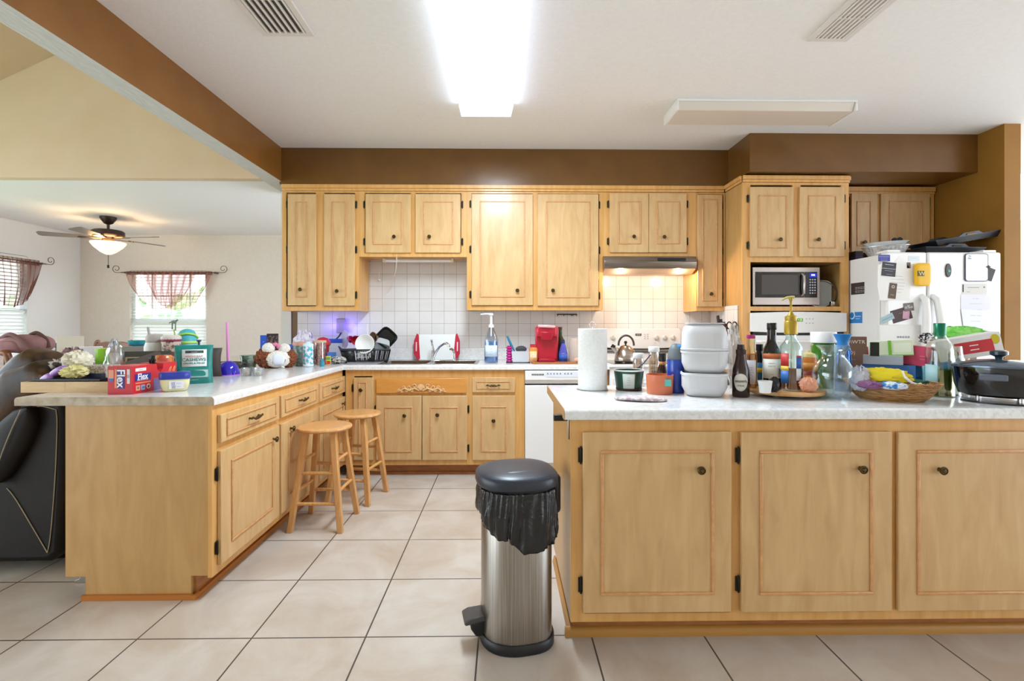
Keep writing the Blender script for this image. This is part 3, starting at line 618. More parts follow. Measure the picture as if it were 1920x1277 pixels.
# ================================================================ STOOLS
def make_stool(label):
    t = thing('bar_stool', label, 'stool', (0, 0, 0), 0, 'round wooden stools')
    obj('seat', B().lathe([(0, .588), (.13, .588), (.158, .594), (.166, .604), (.164, .612), (.155, .618), (.13, .619), (0, .616)], 40), STOOLW, t)
    def leg(z, sx, sy): q = 1-z/.59; return Vector((sx*(.085+.068*q), sy*(.085+.068*q), z))
    for sx in (-1, 1):
        for sy in (-1, 1):
            b = B(); a, c = leg(.0, sx, sy), leg(.59, sx, sy); w0, w1 = .0165, .0185
            b.add([(a.x-w0, a.y-w0, 0), (a.x+w0, a.y-w0, 0), (a.x+w0, a.y+w0, 0), (a.x-w0, a.y+w0, 0), (c.x-w1, c.y-w1, .59), (c.x+w1, c.y-w1, .59), (c.x+w1, c.y+w1, .59), (c.x-w1, c.y+w1, .59)],
                  [(0, 3, 2, 1), (4, 5, 6, 7), (0, 1, 5, 4), (1, 2, 6, 5), (2, 3, 7, 6), (3, 0, 4, 7)])
            obj('leg', b, STOOLW, t, bev=.004)
    for z, pairs in ((.165, (((-1, -1), (1, -1)), ((-1, 1), (1, 1)))), (.235, (((-1, -1), (-1, 1)), ((1, -1), (1, 1)))), (.345, (((-1, -1), (1, -1)), ((-1, 1), (1, 1)))), (.415, (((-1, -1), (-1, 1)), ((1, -1), (1, 1))))):
        for p, q in pairs:
            obj('rung', B().rod(leg(z, *p), leg(z, *q), .0105, 10), STOOLW, t)
    return t
st = make_stool('wooden bar stool with round seat, nearer the camera'); c1 = atd(606, 611, 3.14); st.location = (c1.x+.012, c1.y, 0); st.rotation_euler.z = -.03
c2 = atd(671, 611, 3.60); dup(st, (c2.x, c2.y, 0), -.18, 'wooden bar stool with round seat, farther back by the corner')
# ================================================================ TRASH CAN
cx0 = atd(967, 611, 2.0); t = thing('trash_can', 'stainless steel step bin with black lid beside the island', 'trash can', (cx0.x, cx0.y, 0), math.radians(12))
# footprint: bulging front to -x, flat back to +x
def dfoot(s, n=48, ox=0):
    pts = []
    for i in range(n):
        a = 2*PI*i/n; c, q = math.cos(a), math.sin(a)
        x = .142*s*(math.copysign(abs(c)**(.55 if c > 0 else 1.0), c)); y = .138*s*math.copysign(abs(q)**(.8), q)
        pts.append((x+ox, y))
    return pts
def shell(levels):
    b = B(); vs = []; fs = []; n = 48
    for s, z, ox in levels: vs += [(x, y, z) for x, y in dfoot(s, n, ox)]
    for j in range(len(levels)-1):
        for i in range(n): k_ = (i+1) % n; fs.append((j*n+i, j*n+k_, (j+1)*n+k_, (j+1)*n+i))
    fs.append(tuple(range(n))[::-1]); fs.append(tuple((len(levels)-1)*n+i for i in range(n))); return b.add(vs, fs)
obj('base_ring', shell([(1.0, .0, 0), (1.03, .006, 0), (1.03, .034, 0), (1.0, .04, 0)]), M('#1d1d1f', .45), t)
obj('body', shell([(.97, .04, 0), (.97, .56, 0), (.95, .565, 0)]), mixm('brushed_bin', '#8d867e', '#aaa49c', (40, 40, .5), 6, 3, .3, .7, .3, metal=1), t, ang=60)
obj('rim', shell([(1.0, .56, 0), (1.03, .565, 0), (1.03, .62, 0), (1.0, .625, 0)]), BLACK, t)
DF = dfoot(1, 48)
def bagf(u, v):
    i = u*48; a = 2*PI*u; fq = i-int(i); q0, q1 = DF[int(i) % 48], DF[(int(i)+1) % 48]; x, y = q0[0]*(1-fq)+q1[0]*fq, q0[1]*(1-fq)+q1[1]*fq
    n_ = noise.noise(Vector((math.cos(a)*3, math.sin(a)*3, v*1.2))); hang = .15+.06*noise.noise(Vector((math.cos(a)*1.6, math.sin(a)*1.6, 5)))+(.07*max(0, math.cos(a+1.1)))
    fl = 1.06+.035*math.sin(PI*min(1, v*1.1))+.045*math.sin(a*17+n_*6+v*2.5)*(.15+v*.9)+.02*math.sin(a*41+v*5)+.06*n_*v+(.0 if v < .95 else -.03)
    return (x*fl, y*fl, .615-hang*v)
bg_ = mixm('bin_bag', '#040405', '#0c0c0e', (1, 1, 1), 26, 5, .3, .7, .27, .7, .2)
obj('bin_bag', B().grid(bagf, 192, 22, True), bg_, t, solid=.0015, ang=180)
lid = []
for s, z in ((1.06, .622), (1.12, .625), (1.14, .632), (1.13, .66), (1.08, .668), (.95, .674), (.75, .680), (.5, .684), (.25, .686), (.03, .687)): lid.append((s, z, 0))
ld = obj('lid', shell(lid), M('#30353f', .35), t, ang=60)
obj('thumb_grip', B().blob((-.0, -.08, .677), .06, 0, 1, 20, 1.1, .28, .12), M('#3a3f49', .38), ld)
hg = B(); hg.box(.125, .17, -.075, .075, .50, .655); obj('hinge_cover', hg, M('#2c3037', .4), t, bev=.018, seg=4)
pd = B(); pd.prism([(-.215, .10), (-.19, .112), (-.13, .115), (-.13, .095), (-.21, .085)], -.045, .045); obj('pedal', pd, M('#4b4846', .4), t, bev=.006)
pd = B(); pd.prism([(-.19, .09), (-.13, .1), (-.13, .03), (-.165, .03), (-.185, .06)], -.03, .03); obj('pedal_arm', pd, M('#232324', .4), t, bev=.006)
# ================================================================ STOVE, HOOD, DISHWASHER
t = thing('stove', 'white electric range with knobs on its backguard behind the kettle', 'stove')
w0, w1 = XS0, XS1; wc = (w0+w1)/2
obj('body', B().box(w0, w1, YB-.01, YW-.03, .02, .90), APPL, t, bev=.004)
obj('cooktop', B().box(w0-.004, w1+.004, YB-.035, YW-.03, .901, .925), APPL, t, bev=.006)
obj('ceramic_glass', B().box(w0+.03, w1-.03, YB+.01, YW-.13, .925, .928), M('#2a2526', .08), t)
obj('oven_door', B().box(w0+.008, w1-.008, YB-.04, YB-.0105, .24, .82), APPL, t, bev=.006); obj('drawer', B().box(w0+.008, w1-.008, YB-.035, YB-.0105, .05, .225), APPL, t, bev=.006)
obj('oven_handle', B().tube([(w0+.06, YB-.04, .78), (w0+.06, YB-.085, .78), (w1-.06, YB-.085, .78), (w1-.06, YB-.04, .78)], .012), APPL, t)
zb0, zb1 = atY(1200, 650, YW-.1).z, atY(1200, 616, YW-.09).z
b = B(); pg = []
for i in range(13):
    u = i/12*2-1; pg.append((wc+u*(w1-w0)/2, zb0-.012*(1-u*u)*-1-.012))
pg = [(wc+(i/12*2-1)*(w1-w0)/2, zb0-.02+.016*abs(i/12*2-1)**2) for i in range(13)]+[(w1, zb1-.02), (w1-.02, zb1), (w0+.02, zb1), (w0, zb1-.02)]
bgd = obj('backguard', b.prism(pg, YW-.11, YW-.03), M('#efe9e2', .35), t, bev=.006)
obj('backguard_base', B().box(w0, w1, YW-.09, YW-.031, .9255, zb0-.03), M('#e9e3dc', .35), t); obj('vent_strip', B().box(w0+.01, w1-.01, YW-.094, YW-.0905, zb0-.06, zb0-.035), M('#6d665f', .5), t)
for px in (1149, 1231, 1246.5, 1262):
    p = atY(px, 633, YW-.115); m = Matrix.Translation((p.x, YW-.11, p.z)) @ Matrix.Rotation(PI/2, 4, 'X')
    kb = obj('knob', B(m).lathe([(0, 0), (.024, 0), (.023, .008), (.016, .012), (.014, .022), (0, .022)]), M('#dbd3cb', .4), t); obj('grip', B(m).box(-.004, .004, -.02, .02, .012, .028), M('#c9c0b8', .4), kb, bev=.002)
p = atY(1197, 627.5, YW-.11); obj('clock_display', B().box(p.x-.028, p.x+.028, YW-.1125, YW-.1095, p.z-.01, p.z+.01), M('#4b4a45', .2), t); text('88:88', .016, M('#a8b3a0', .5), t, (p.x, YW-.1128, p.z))
for i in range(2):
    for j in range(3): q = atY(1209+i*5.5, 627+j*4, YW-.11); obj('button', B().box(q.x-.007, q.x+.007, YW-.1125, YW-.11, q.z-.006, q.z+.006), M('#cfc7bf', .4), t)
# hood
zh0, zh1 = atY(1200, 526, 4.21).z, atY(1200, 482, 4.28).z
ht = thing('range_hood', 'stainless range hood with two glowing lamps under the short cabinet', 'range hood')
p0, p1 = atY(1133, 500, YU-.08).x, atY(1306, 500, YU-.08).x; yh = YU-.075
HS = mixm('hood_steel', '#7d7268', '#a0968c', (.6, 20, 20), 6, 2, .3, .7, .3, metal=1)
obj('front_panel', B().prism([(YU+.02, 1.852), (yh, 1.852), (yh-.02, 1.80), (yh-.005, 1.745), (YU+.02, 1.745)], p0, p1, 'x'), HS, ht, bev=.003)
obj('body', B().box(p0, p1, YU+.021, YW-.01, 1.745, 1.852), HS, ht); 
obj('underside', B().prism([(yh+.0, 1.7445), (YW-.01, 1.7445), (YW-.01, 1.72), (yh+.1, 1.705)], p0+.004, p1-.004, 'x'), M('#b3a08c', .35, .8), ht)
a, c = atY(1232, 489, yh), atY(1285, 489, yh); obj('control_strip', B().box(a.x, c.x, yh-.022, yh-.006, 1.81, 1.835), BLACK, ht, bev=.004)
for px in (1165, 1276):
    p = atY(px, 506, yh+.03); obj('lamp', B().lathe([(0, 0), (.03, 0), (.028, -.012), (0, -.02)], 20, p.x, yh+.045), M('#ffe1b0', .4, emit=30), ht, loc=(0, 0, 1.742))
    pl('hood_bulb', (p.x, yh+.045, 1.69), 4.5, (1, .74, .52), .02)
# dishwasher
t = thing('dishwasher', 'white dishwasher with button strip below the coffee maker', 'dishwasher'); d0, d1 = x4_+.003, .779
obj('door', B().box(d0, d1, YB-.015, YB+.5, .11, atY(1000, 722, YB).z), APPL, t, bev=.004); zq0, zq1 = atY(1000, 713, YB-.03).z, atY(1000, 695, YB-.03).z
obj('control_panel', B().box(d0, d1, YB-.03, YB+.1, zq0, zq1), APPL, t, bev=.004); obj('handle_recess', B().prism([(YB-.03, zq0-.001), (YB-.012, zq0-.03), (YB+.02, zq0-.03), (YB+.02, zq0-.001)], d0, d1, 'x'), M('#e2ded9', .35), t)
obj('kick_panel', B().box(d0, d1, YB+.05, YB+.07, .0, .108), M('#dedcd9', .5), t)
q = atY(1008.5, 702.5, YB-.031); gb = B(); 
for i in range(9): gb.box(q.x-.05+i*.0115, q.x-.05+i*.0115+.007, YB-.0318, YB-.029, q.z-.007, q.z+.007)
obj('vent_slots', gb, M('#2b2c30', .5), t)
q = atY(1052, 702, YB-.031); lp = obj('button_panel', B().box(q.x-.125, q.x+.14, YB-.0325, YB-.029, q.z-.022, q.z+.024), M('#e3e5ee', .35), t)
for i in range(8): 
    x = q.x-.11+i*.026+(.012 if i > 4 else 0); obj('button', B(Matrix.Translation((x, YB-.0325, q.z+.006)) @ Matrix.Rotation(PI/2, 4, 'X')).lathe([(0, 0), (.007, 0), (.006, .003), (0, .003)], 12), M('#8f94a6', .5), lp)
# ================================================================ SINK + FAUCET
t = thing('sink', 'stainless double-bowl sink set in the pale worktop', 'sink', (0, 0, 0)); b = B(); zz = CT+.003
xm_ = (xs0+xs1)/2; r_ = .018
b.box(xs0-r_, xs1+r_, ys0-r_, ys0+.012, CT+.0005, zz).box(xs0-r_, xs1+r_, ys1-.05, ys1+r_, CT+.0005, zz).box(xs0-r_, xs0+.012, ys0+.012, ys1-.05, CT+.0005, zz).box(xs1-.012, xs1+r_, ys0+.012, ys1-.05, CT+.0005, zz).box(xm_-.015, xm_+.015, ys0+.012, ys1-.05, CT-.01, zz)
obj('rim', b, STEEL, t, bev=.002)
for a, c in ((xs0+.012, xm_-.015), (xm_+.015, xs1-.012)):
    b = B(); y0_, y1_ = ys0+.012, ys1-.05; b.add([(a, y0_, CT), (c, y0_, CT), (c, y1_, CT), (a, y1_, CT), (a+.02, y0_+.02, .76), (c-.02, y0_+.02, .76), (c-.02, y1_-.02, .76), (a+.02, y1_-.02, .76)], [(4, 5, 6, 7), (0, 1, 5, 4), (1, 2, 6, 5), (2, 3, 7, 6), (3, 0, 4, 7)]); obj('bowl', b, STEEL, t, solid=.001)
zf = zz+.0005
t, k = it('faucet', 'chrome single-lever faucet behind the sink', 'faucet', 812, z=zf, d=4.50)
obj('base_plate', B().box(-20, 22, -3, 3, 0, 1.6), CHROME, t, k=k, bev=.6); obj('body', B().lathe([(3.6, 1.6), (3.4, 3), (3, 16), (3.2, 20), (0, 21)], 16), CHROME, t, k=k)
obj('spout', B().tube([(0, 0, 6), (5, -4, 17), (12, -12, 27), (20, -22, 33), (25, -28, 34), (28, -31, 31), (28.5, -31.5, 27)], [2.6, 2.5, 2.3, 2.2, 2.3, 2.5, 2.4], 12), CHROME, t, k=k)
obj('lever', B().tube([(0, 0, 19), (-1, 1, 26), (-2, 2, 34), (-3, -1, 39)], [3, 2.3, 1.7, 2.2], 10), CHROME, t, k=k)
t, k = it('sink_sprayer', 'small chrome side sprayer right of the faucet', 'sprayer', 852, z=zf, d=4.50)
obj('base', B().lathe([(3, 0), (3, 3), (2, 6), (0, 6)], 14), CHROME, t, k=k); obj('head', B().tube([(0, 0, 5), (0, 0, 14), (-2, -2, 20), (-6, -5, 23), (-8, -7, 22)], [1.8, 2, 2.4, 2.2, 1.8], 10), CHROME, t, k=k)
# ================================================================ MICROWAVE + NICHE
z0 = zn0+.001; m0, m1 = atY(1411, 570, YT+.03), atY(1537.5, 501, YT+.03)
t = thing('microwave', 'stainless microwave with dark glass door in the oven cabinet niche', 'microwave', (0, 0, 0)); ym = YT+.03; zt = m1.z; zb = z0+.012
obj('case', B().box(m0.x+.003, m1.x-.003, ym+.02, ym+.36, zb+.002, zt-.003), M('#2a2a2b', .5), t, bev=.004)
obj('front_frame', B().box(m0.x, m1.x, ym, ym+.0195, zb, zt), M('#b3aaa6', .3, .9), t, bev=.004)
P = lambda x, y: atY(x, y, ym)
a, c = P(1416, 558), P(1507, 510); obj('door_glass', B().box(a.x, c.x, ym-.004, ym-.0003, a.z, c.z), M('#1a1614', .06), t, bev=.003); w_ = (c.x-a.x); obj('window_mesh', B().box(a.x+.05, c.x-.05, ym-.0052, ym-.0042, a.z+.025, c.z-.025), M('#46413d', .25), t)
a, c = P(1508, 558), P(1532, 510); cp = obj('control_panel', B().box(a.x, c.x, ym-.004, ym-.0003, a.z, c.z), M('#23232d', .15), t, bev=.003)
a, c = P(1517, 519), P(1530.5, 513); obj('display', B().box(a.x, c.x, ym-.0055, ym-.0042, a.z-.006, c.z+.003), M('#1d2bb5', .3, emit=.6), cp); text('888', .022, M('#cfd6ff', .5, emit=1.5), cp, ((a.x+c.x)/2, ym-.0058, (a.z+c.z)/2))
for i in range(3):
    for j in range(6): q = P(1518.5+i*4.5, 524.5+j*5); obj('button', B().box(q.x-.006, q.x+.006, ym-.0055, ym-.0042, q.z-.006, q.z+.006), M(['#b8bac6', '#b8bac6', '#c86a72'][2 if (i == 2 and j == 5) else 0], .5), cp)
a, c = P(1503, 557), P(1509, 511); obj('handle', B().tube([(a.x, ym-.002, a.z+.01), (a.x+.004, ym-.03, a.z+.03), (a.x+.004, ym-.035, (a.z+c.z)/2), (a.x+.004, ym-.03, c.z-.03), (a.x, ym-.002, c.z-.01)], .009), M('#c7c2bd', .25, .8), t)
for px in (1420, 1528): q = P(px, 572); obj('foot', B().cyl(.012, 0, .014, 12, q.x, ym+.05), BLACK, t, loc=(0, 0, z0-.0006))
ly = ym+.16
q = atY(1545, 540, ly); tt = thing('steel_pot', 'round steel pot standing on its side right of the microwave', 'pot', (q.x, ly+.05, z0+.117), -.55)
m = Matrix.Rotation(PI/2, 4, 'X'); r = .115
obj('wall', B(m).lathe([(r*.9, .0), (r, .006), (r, .085), (r-.004, .085), (r-.005, .008), (0, .004), (0, 0), (r*.9, 0)], 40), M('#8f9094', .22, 1), tt); obj('rim', B(m).tube([(r*math.cos(a_), r*math.sin(a_), .086) for a_ in [2*PI*j/40 for j in range(40)]], .004, 8, True), CHROME, tt)
q = atY(1549, 568, ym+.06); tag(obj('steel_cup', B().lathe([(0, 0), (.016, 0), (.022, .01), (.024, .04), (.022, .04), (.02, .012), (0, .008)], 20), CHROME, None, loc=(q.x+.035, ym+.03, z0)), 'small shiny steel cup on niche floor right of microwave', 'cup')
# ================================================================ WALL OVEN
t = thing('wall_oven', 'white built-in wall oven below the microwave niche', 'oven'); yo = YT-.022; P = lambda x, y: atY(x, y, yo)
a, c = P(1407.5, 622), P(1588, 586); b = B(); n_ = 14
pg = [(a.x, a.z+.012)]+[(a.x+(c.x-a.x)*i/n_, a.z-.010*math.sin(PI*i/n_)) for i in range(n_+1)]+[(c.x, a.z+.012), (c.x, c.z-.01)]+[(c.x-(c.x-a.x)*i/n_, c.z-.004+.010*math.sin(PI*i/n_)) for i in range(n_+1)]
obj('control_panel', b.prism(pg, yo, YT-.001), APPL, t, bev=.004); q = P(1499, 600); obj('clock_display', B().box(q.x-.027, q.x+.027, yo-.002, yo+.001, q.z-.012, q.z+.012), M('#1f2a14', .2), t); text('4:25', .022, M('#9dff4f', .5, emit=1.2), t, (q.x+.004, yo-.0025, q.z))
for i in range(3):
    for j in range(2): q = P(1512+i*6, 598+j*8); obj('button', B().box(q.x-.006, q.x+.006, yo-.002, yo+.001, q.z-.004, q.z+.004), M('#b9bbc0', .5), t)
a, c = P(1408, 900), P(1588, 628); obj('vent_gap', B().box(a.x+.02, c.x-.02, yo+.008, YT-.001, c.z-.003, c.z+.024), M('#141416', .5), t); obj('oven_door', B().box(a.x, c.x, yo-.012, YT-.001, .32, c.z-.004), APPL, t, bev=.006)
zz_ = P(1500, 640).z; obj('door_handle', B().tube([(a.x+.04, yo-.012, zz_), (a.x+.06, yo-.05, zz_), (c.x-.06, yo-.05, zz_), (c.x-.04, yo-.012, zz_)], .013), APPL, t); obj('door_window', B().box(a.x+.12, c.x-.12, yo-.0135, yo-.0125, .5, .86), M('#1a1a1c', .1), t)
# ================================================================ FRIDGE
t = thing('fridge', 'white side-by-side fridge covered in magnets and papers', 'fridge')
yf1 = atd(1633, 600, 3.80).y; xf0, xf1 = 2.872, atd(1870, 600, 3.77).x; ydr = yf1-.075; xsp = atY(1739, 600, ydr).x; zt_ = 1.80
obj('cabinet', B().box(xf0, xf1, yf1, YW-.05, .02, zt_-.01), M('#e9e7e3', .4), t, bev=.006)
fl = obj('freezer_door', B().box(xf0, xsp-.004, ydr, yf1-.004, .09, zt_), APPL, t, bev=.014, seg=4)
fr_ = obj('fridge_door', B().box(xsp+.004, xf1, ydr, yf1-.004, .09, zt_), APPL, t, bev=.014, seg=4)
obj('hinge_cover', B().box(xf0+.02, xf0+.12, ydr+.02, yf1+.06, zt_+.0005, zt_+.02), WHITE, t, bev=.004); obj('hinge_cover', B().box(xf1-.12, xf1-.02, ydr+.02, yf1+.06, zt_+.0005, zt_+.02), WHITE, t, bev=.004); obj('toe_grille', B().box(xf0+.02, xf1-.02, yf1-.03, yf1-.001, .01, .085), M('#cfcdca', .5), t)
for sg, dr in ((-1, fl), (1, fr_)):
    x = xsp+sg*.04; obj('handle', B().tube([(x, ydr+.003, 1.47), (x+sg*.004, ydr-.035, 1.44), (x+sg*.012, ydr-.055, 1.30), (x+sg*.018, ydr-.055, 1.0), (x+sg*.012, ydr-.05, .85), (x, ydr+.003, .78)], [.018, .024, .026, .026, .024, .018], 12), WHITE, dr)
a, c = atY(1645, 660, ydr), atY(1724, 609, ydr); dp = obj('dispenser', B().box(a.x, c.x, ydr-.02, ydr+.002, a.z-.25, c.z), M('#dfdeda', .4), fl, bev=.006)
for i in range(5): q = atY(1683.5+i*5, 632, ydr-.02); obj('button', B(Matrix.Translation((q.x, ydr-.0205, q.z)) @ Matrix.Rotation(PI/2, 4, 'X')).cyl(.0075, 0, .002, 12), M('#8c8f96', .5), dp)
def flat(name, label, cat, x0, x1, y0, y1, col, ang=0, th=.0012, off=.0006, lines=None, mat=None, grp=None, poly=None):
    a, c = atY(x0, y1, ydr), atY(x1, y0, ydr); w, h = (c.x-a.x)/2, (c.z-a.z)/2
    b = B()
    if poly: b.prism([(p[0]*w, p[1]*h) for p in poly], -th, 0)
    else: b.box(-w, w, -th, 0, -h, h)
    t = thing(name, label, cat, ((a.x+c.x)/2, ydr-off, (a.z+c.z)/2), 0, grp) if lines else None
    o = obj('sheet' if t else name, b, mat or M(col, .6), t, smooth=False)
    if t: t.rotation_euler = (0, ang, 0)
    else: o.location = ((a.x+c.x)/2, ydr-off, (a.z+c.z)/2); o.rotation_euler = (0, ang, 0); tag(o, label, cat, grp)
    for l in (lines or []):
        s_, u, v, sz, cc = l[:5]; text(s_, sz, M(cc, .6), t, (u*w, -th-.0004, v*h), name='printing', ext=.0002)
    return t or o
def rrect(r, asp, n=5):
    rx, ry = r, r*asp; p = []
    for cx_, cy_, a0 in ((1-rx, 1-ry, 0), (-1+rx, 1-ry, 90), (-1+rx, -1+ry, 180), (1-rx, -1+ry, 270)):
        for i in range(n): a = math.radians(a0+90*i/(n-1)); p.append((cx_+rx*math.cos(a), cy_+ry*math.sin(a)))
    return p
flat('fridge_magnet', 'small blue and purple business card magnet, top left of freezer door', 'magnet', 1646.5, 1668.5, 478, 490, '#46489a', lines=[('------------', 0, .5, .02, '#cfe0f8'), ('--------', 0, 0, .02, '#8f9ad0'), ('--------', 0, -.6, .02, '#d8c4e0')])
flat('paper_note', 'large cut-corner white paper with ellipse of writing under magnets', 'paper', 1644, 1708, 492, 565, '#e9e6e2', .06, poly=[(-1, .8), (-.6, 1), (.7, .95), (1, .6), (.95, -.9), (-.75, -1), (-.95, -.3)], lines=[('----------\n-------------\n--------------\n--------------\n------------\n---------', .2, -.1, .024, '#9c9a9a')])
flat('paper_note', 'white diamond note with cut corner peeking above the big paper', 'paper', 1676, 1698, 480, 492.5, '#ece9e6', 0, poly=[(-1, -1), (0, 1), (1, -1)])
flat('fridge_magnet', 'square black card magnet with white lettering on the freezer door', 'magnet', 1653, 1679, 492, 518, '#3a3a40', .1, off=.003, lines=[('------', 0, .7, .035, '#e2e2e2'), ('~~~~~~~', 0, .1, .03, '#e2e2e2'), ('----------', 0, -.2, .02, '#c2c2c2'), ('-------', .1, -.7, .02, '#c2c2c2')])
flat('picture_magnet', 'narrow photo booth strip magnet on the big white paper', 'magnet', 1666, 1680, 531, 560, '#5d4a3b', .12, off=.003, lines=[('o', 0, .6, .05, '#d9d4cf'), ('~', 0, -.5, .05, '#b7a56a')])
flat('fridge_magnet', 'pale blue outlined sticker high on the freezer door', 'magnet', 1703, 1723.5, 480, 489, '#dbe9f0', lines=[('------', 0, .1, .02, '#8ab2c4')])
flat('fridge_magnet', 'small dark photo magnet beside the yellow pouch', 'magnet', 1700, 1707, 492, 503, '#6b5f58')
yp = thing('yellow_pouch', 'bright yellow soft pouch with dark label clipped to freezer door', 'pouch'); a, c = atY(1711, 537, ydr), atY(1737.5, 494, ydr); yp.location = ((a.x+c.x)/2, ydr-.001, (a.z+c.z)/2)
w, h = (c.x-a.x)/2, (c.z-a.z)/2; obj('pouch', B().blob((0, -.022, 0), 1, .06, 2, 28, w, .02, h, ex=.35), M('#e8b41c', .45), yp); obj('label', B().box(-w*.95, -w*.05, -.045, -.04, -h*.15, h*.3), M('#5a4c10', .5), yp)
text('W', .045, M('#e8dc9a', .5), yp, (-w*.4, -.0456, h*.05))
flat('fridge_magnet', 'colourful word magnet low on the freezer door', 'magnet', 1650, 1676, 591, 603, '#9fb9bd', -.45, off=.0016, lines=[('~~~~~', 0, 0, .03, '#2d5f8f')])
flat('postcard', 'dark brown postcard tilted on the freezer door', 'postcard', 1671, 1709, 578, 602, '#4b3a3a', -.28, lines=[('~~', 0, .3, .03, '#8b6f63')])
flat('picture_magnet', 'black and white photo strip magnet above the brown postcard', 'magnet', 1694, 1712.5, 568, 583, '#77716e', -.1, off=.003, lines=[('o%o', 0, 0, .035, '#e8e8e8')]); flat('picture_magnet', 'small pink photo on the brown postcard', 'magnet', 1692, 1704.5, 583, 598, '#c79ab0', .08, off=.003)
# right door
tt = thing('surf_magnet', 'surfboard-shaped dark magnet with turquoise dot on the fridge door', 'magnet'); q = atY(1777, 507, ydr); tt.location = (q.x, ydr-.0006, q.z)
obj('board', B().prism([(.022*math.sin(2*PI*i/20)*1.0, .052*math.cos(2*PI*i/20)*(1)) for i in range(20)], -.008, 0), M('#3b342c', .35), tt, bev=.002); obj('dot', B().blob((0, -.009, -.006), .011, sy=.3), M('#5aa6a0', .3), tt)
tt = thing('whiteboard', 'small white dry-erase board with rounded dark frame on the fridge door', 'whiteboard'); a, c = atY(1807.5, 528, ydr), atY(1851, 475.5, ydr); tt.location = ((a.x+c.x)/2, ydr-.0006, (a.z+c.z)/2); w, h = (c.x-a.x)/2, (c.z-a.z)/2
obj('frame', B().prism([(p[0]*w, p[1]*h) for p in rrect(.25, .8)], -.008, 0), M('#4a4d58', .4), tt); obj('writing_surface', B().prism([(p[0]*w*.93, p[1]*h*.95) for p in rrect(.22, .8)], -.0095, -.0081), M('#e9eaf1', .15), tt)
text('To\nDo', .018, M('#3a3a3f', .6), tt, (-w*.62, -.0102, h*.72), name='printing')
flat('fridge_magnet', 'dark tilted card clipped at the right of the whiteboard', 'magnet', 1849, 1862, 503, 526, '#4b4647', .35, off=.002, th=.004)
flat('magnet_clip', 'black cross-shaped clip holding the dark card', 'clip', 1847, 1854, 498, 503.5, '#1d1d20', 0, off=.006, th=.008, poly=[(-1, -.35), (-.3, -.35), (-.3, -1), (.3, -1), (.3, -.35), (1, -.35), (1, .35), (.3, .35), (.3, 1), (-.3, 1), (-.3, .35), (-1, .35)])
flat('postcard', 'card with script writing and a black bar under the whiteboard', 'postcard', 1803.5, 1850, 532, 552, '#dcd9d4', 0, lines=[('~~~~~', -.1, .3, .03, '#3b3b3b'), ('----', -.5, -.5, .022, '#3b3b3b'), ('x', .78, .4, .03, '#3b3b3b'), ('I', -.92, .05, .085, '#111111')])
flat('paper_note', 'upper typed letter hanging on the fridge door', 'paper', 1801, 1857, 552, 590, '#e4e5ee', 0, off=.001, lines=[('-- ----', 0, .6, .022, '#77787f'), ('---- -------- ---', 0, .1, .018, '#9a9ba3'), ('------ ------', 0, -.5, .022, '#77787f')])
flat('paper_note', 'lower typed letter curling out over the fridge door', 'paper', 1800, 1862, 581, 628, '#eceef6', .03, off=.004, th=.002, poly=[(-1, 1), (.72, 1), (1, -1), (-.75, -1)], lines=[('------ -----', -.1, .55, .022, '#7c7d86'), ('---- --------', -.1, .1, .018, '#9a9ba3')])
def sideflat(label, x0, x1, y0, y1, col, lines, poly=None):
    a, c = atX(x0, (y0+y1)/2, xf0), atX(x1, (y0+y1)/2, xf0); zc = atX((x0+x1)/2, (y0+y1)/2, xf0).z; ym_ = (a.y+c.y)/2; w = abs(a.y-c.y)/2; h = (y1-y0)/2*ym_/F
    t = thing('fridge_magnet', label, 'magnet', (xf0-.0006, ym_, zc), -PI/2); obj('card', B().box(-w, w, -.0012, 0, -h, h), M(col, .5), t)
    for s_, u, v, sz, cc in lines: text(s_, sz, M(cc, .5), t, (u*w, -.0018, v*h), ext=.0002, name='printing')
sideflat('black calendar magnet on the left side of the fridge', 1596, 1621, 530, 552, '#3e3634', [('====', .4, .0, .05, '#b9b5ac'), ('====', .4, -.6, .05, '#b9b5ac')])
sideflat('blue and green ribbon magnet on the left side of the fridge', 1594, 1617, 585, 606, '#2f7fc4', [('----', .35, .3, .05, '#ffffff'), ('---', .3, -.1, .05, '#d8e8f8'), ('O', -.65, .35, .1, '#dfe9f0')])
# ---- on the fridge
zF = zt_+.002
def fr_it(name, label, cat, cx, d, **k): return it(name, label, cat, cx, None, zF, d, **k)
t, k = fr_it('foil_pan', 'stack of clear plastic and foil baking trays on the fridge top', 'baking tray', 1660, 3.95)
pr_ = [(.72, 0), (.98, 16), (1.04, 16.6), (1.04, 17.4), (.97, 17), (.70, 1), (0, 1)]
def flute(a, z): return 1+.02*math.sin(a*34)*(1 if z < 16 else 0)
obj('tray', B().lathe([(p[0]*36, p[1]) for p in pr_], 136, sy=.6, fn=flute), mixm('foil', '#a8a8a8', '#e2e2e4', (1, 1, 1), 60, 3, .3, .7, .3, metal=.7), t, k=k)
obj('upper_tray', B().lathe([(p[0]*34, p[1]*.55+15) for p in pr_], 136, sy=.6, fn=flute), clear('#f0f4f6', .45), t, k=k)
t, k = it('glasses_pair', 'dark folded sunglasses on top of the clear trays', 'sunglasses', 1682, None, zF+.108, 3.93)
for sx in (-4, 4): obj('lens', B(Matrix.Translation((sx, 0, 4)) @ Matrix.Rotation(PI/2, 4, 'X')).lathe([(0, 0), (4, 0), (4, 1), (0, 1.4)], 20), M('#1e1d1f', .1), t, k=k)
obj('frame', B().tube([(-8, 0, 5), (-4, 0, 8), (0, 0, 6), (4, 0, 8), (8, 0, 5)], .9).tube([(-8, 0, 5), (-7, 6, 0)], .7).tube([(8, 0, 5), (7, 6, 0)], .7), BLACK, t, k=k)
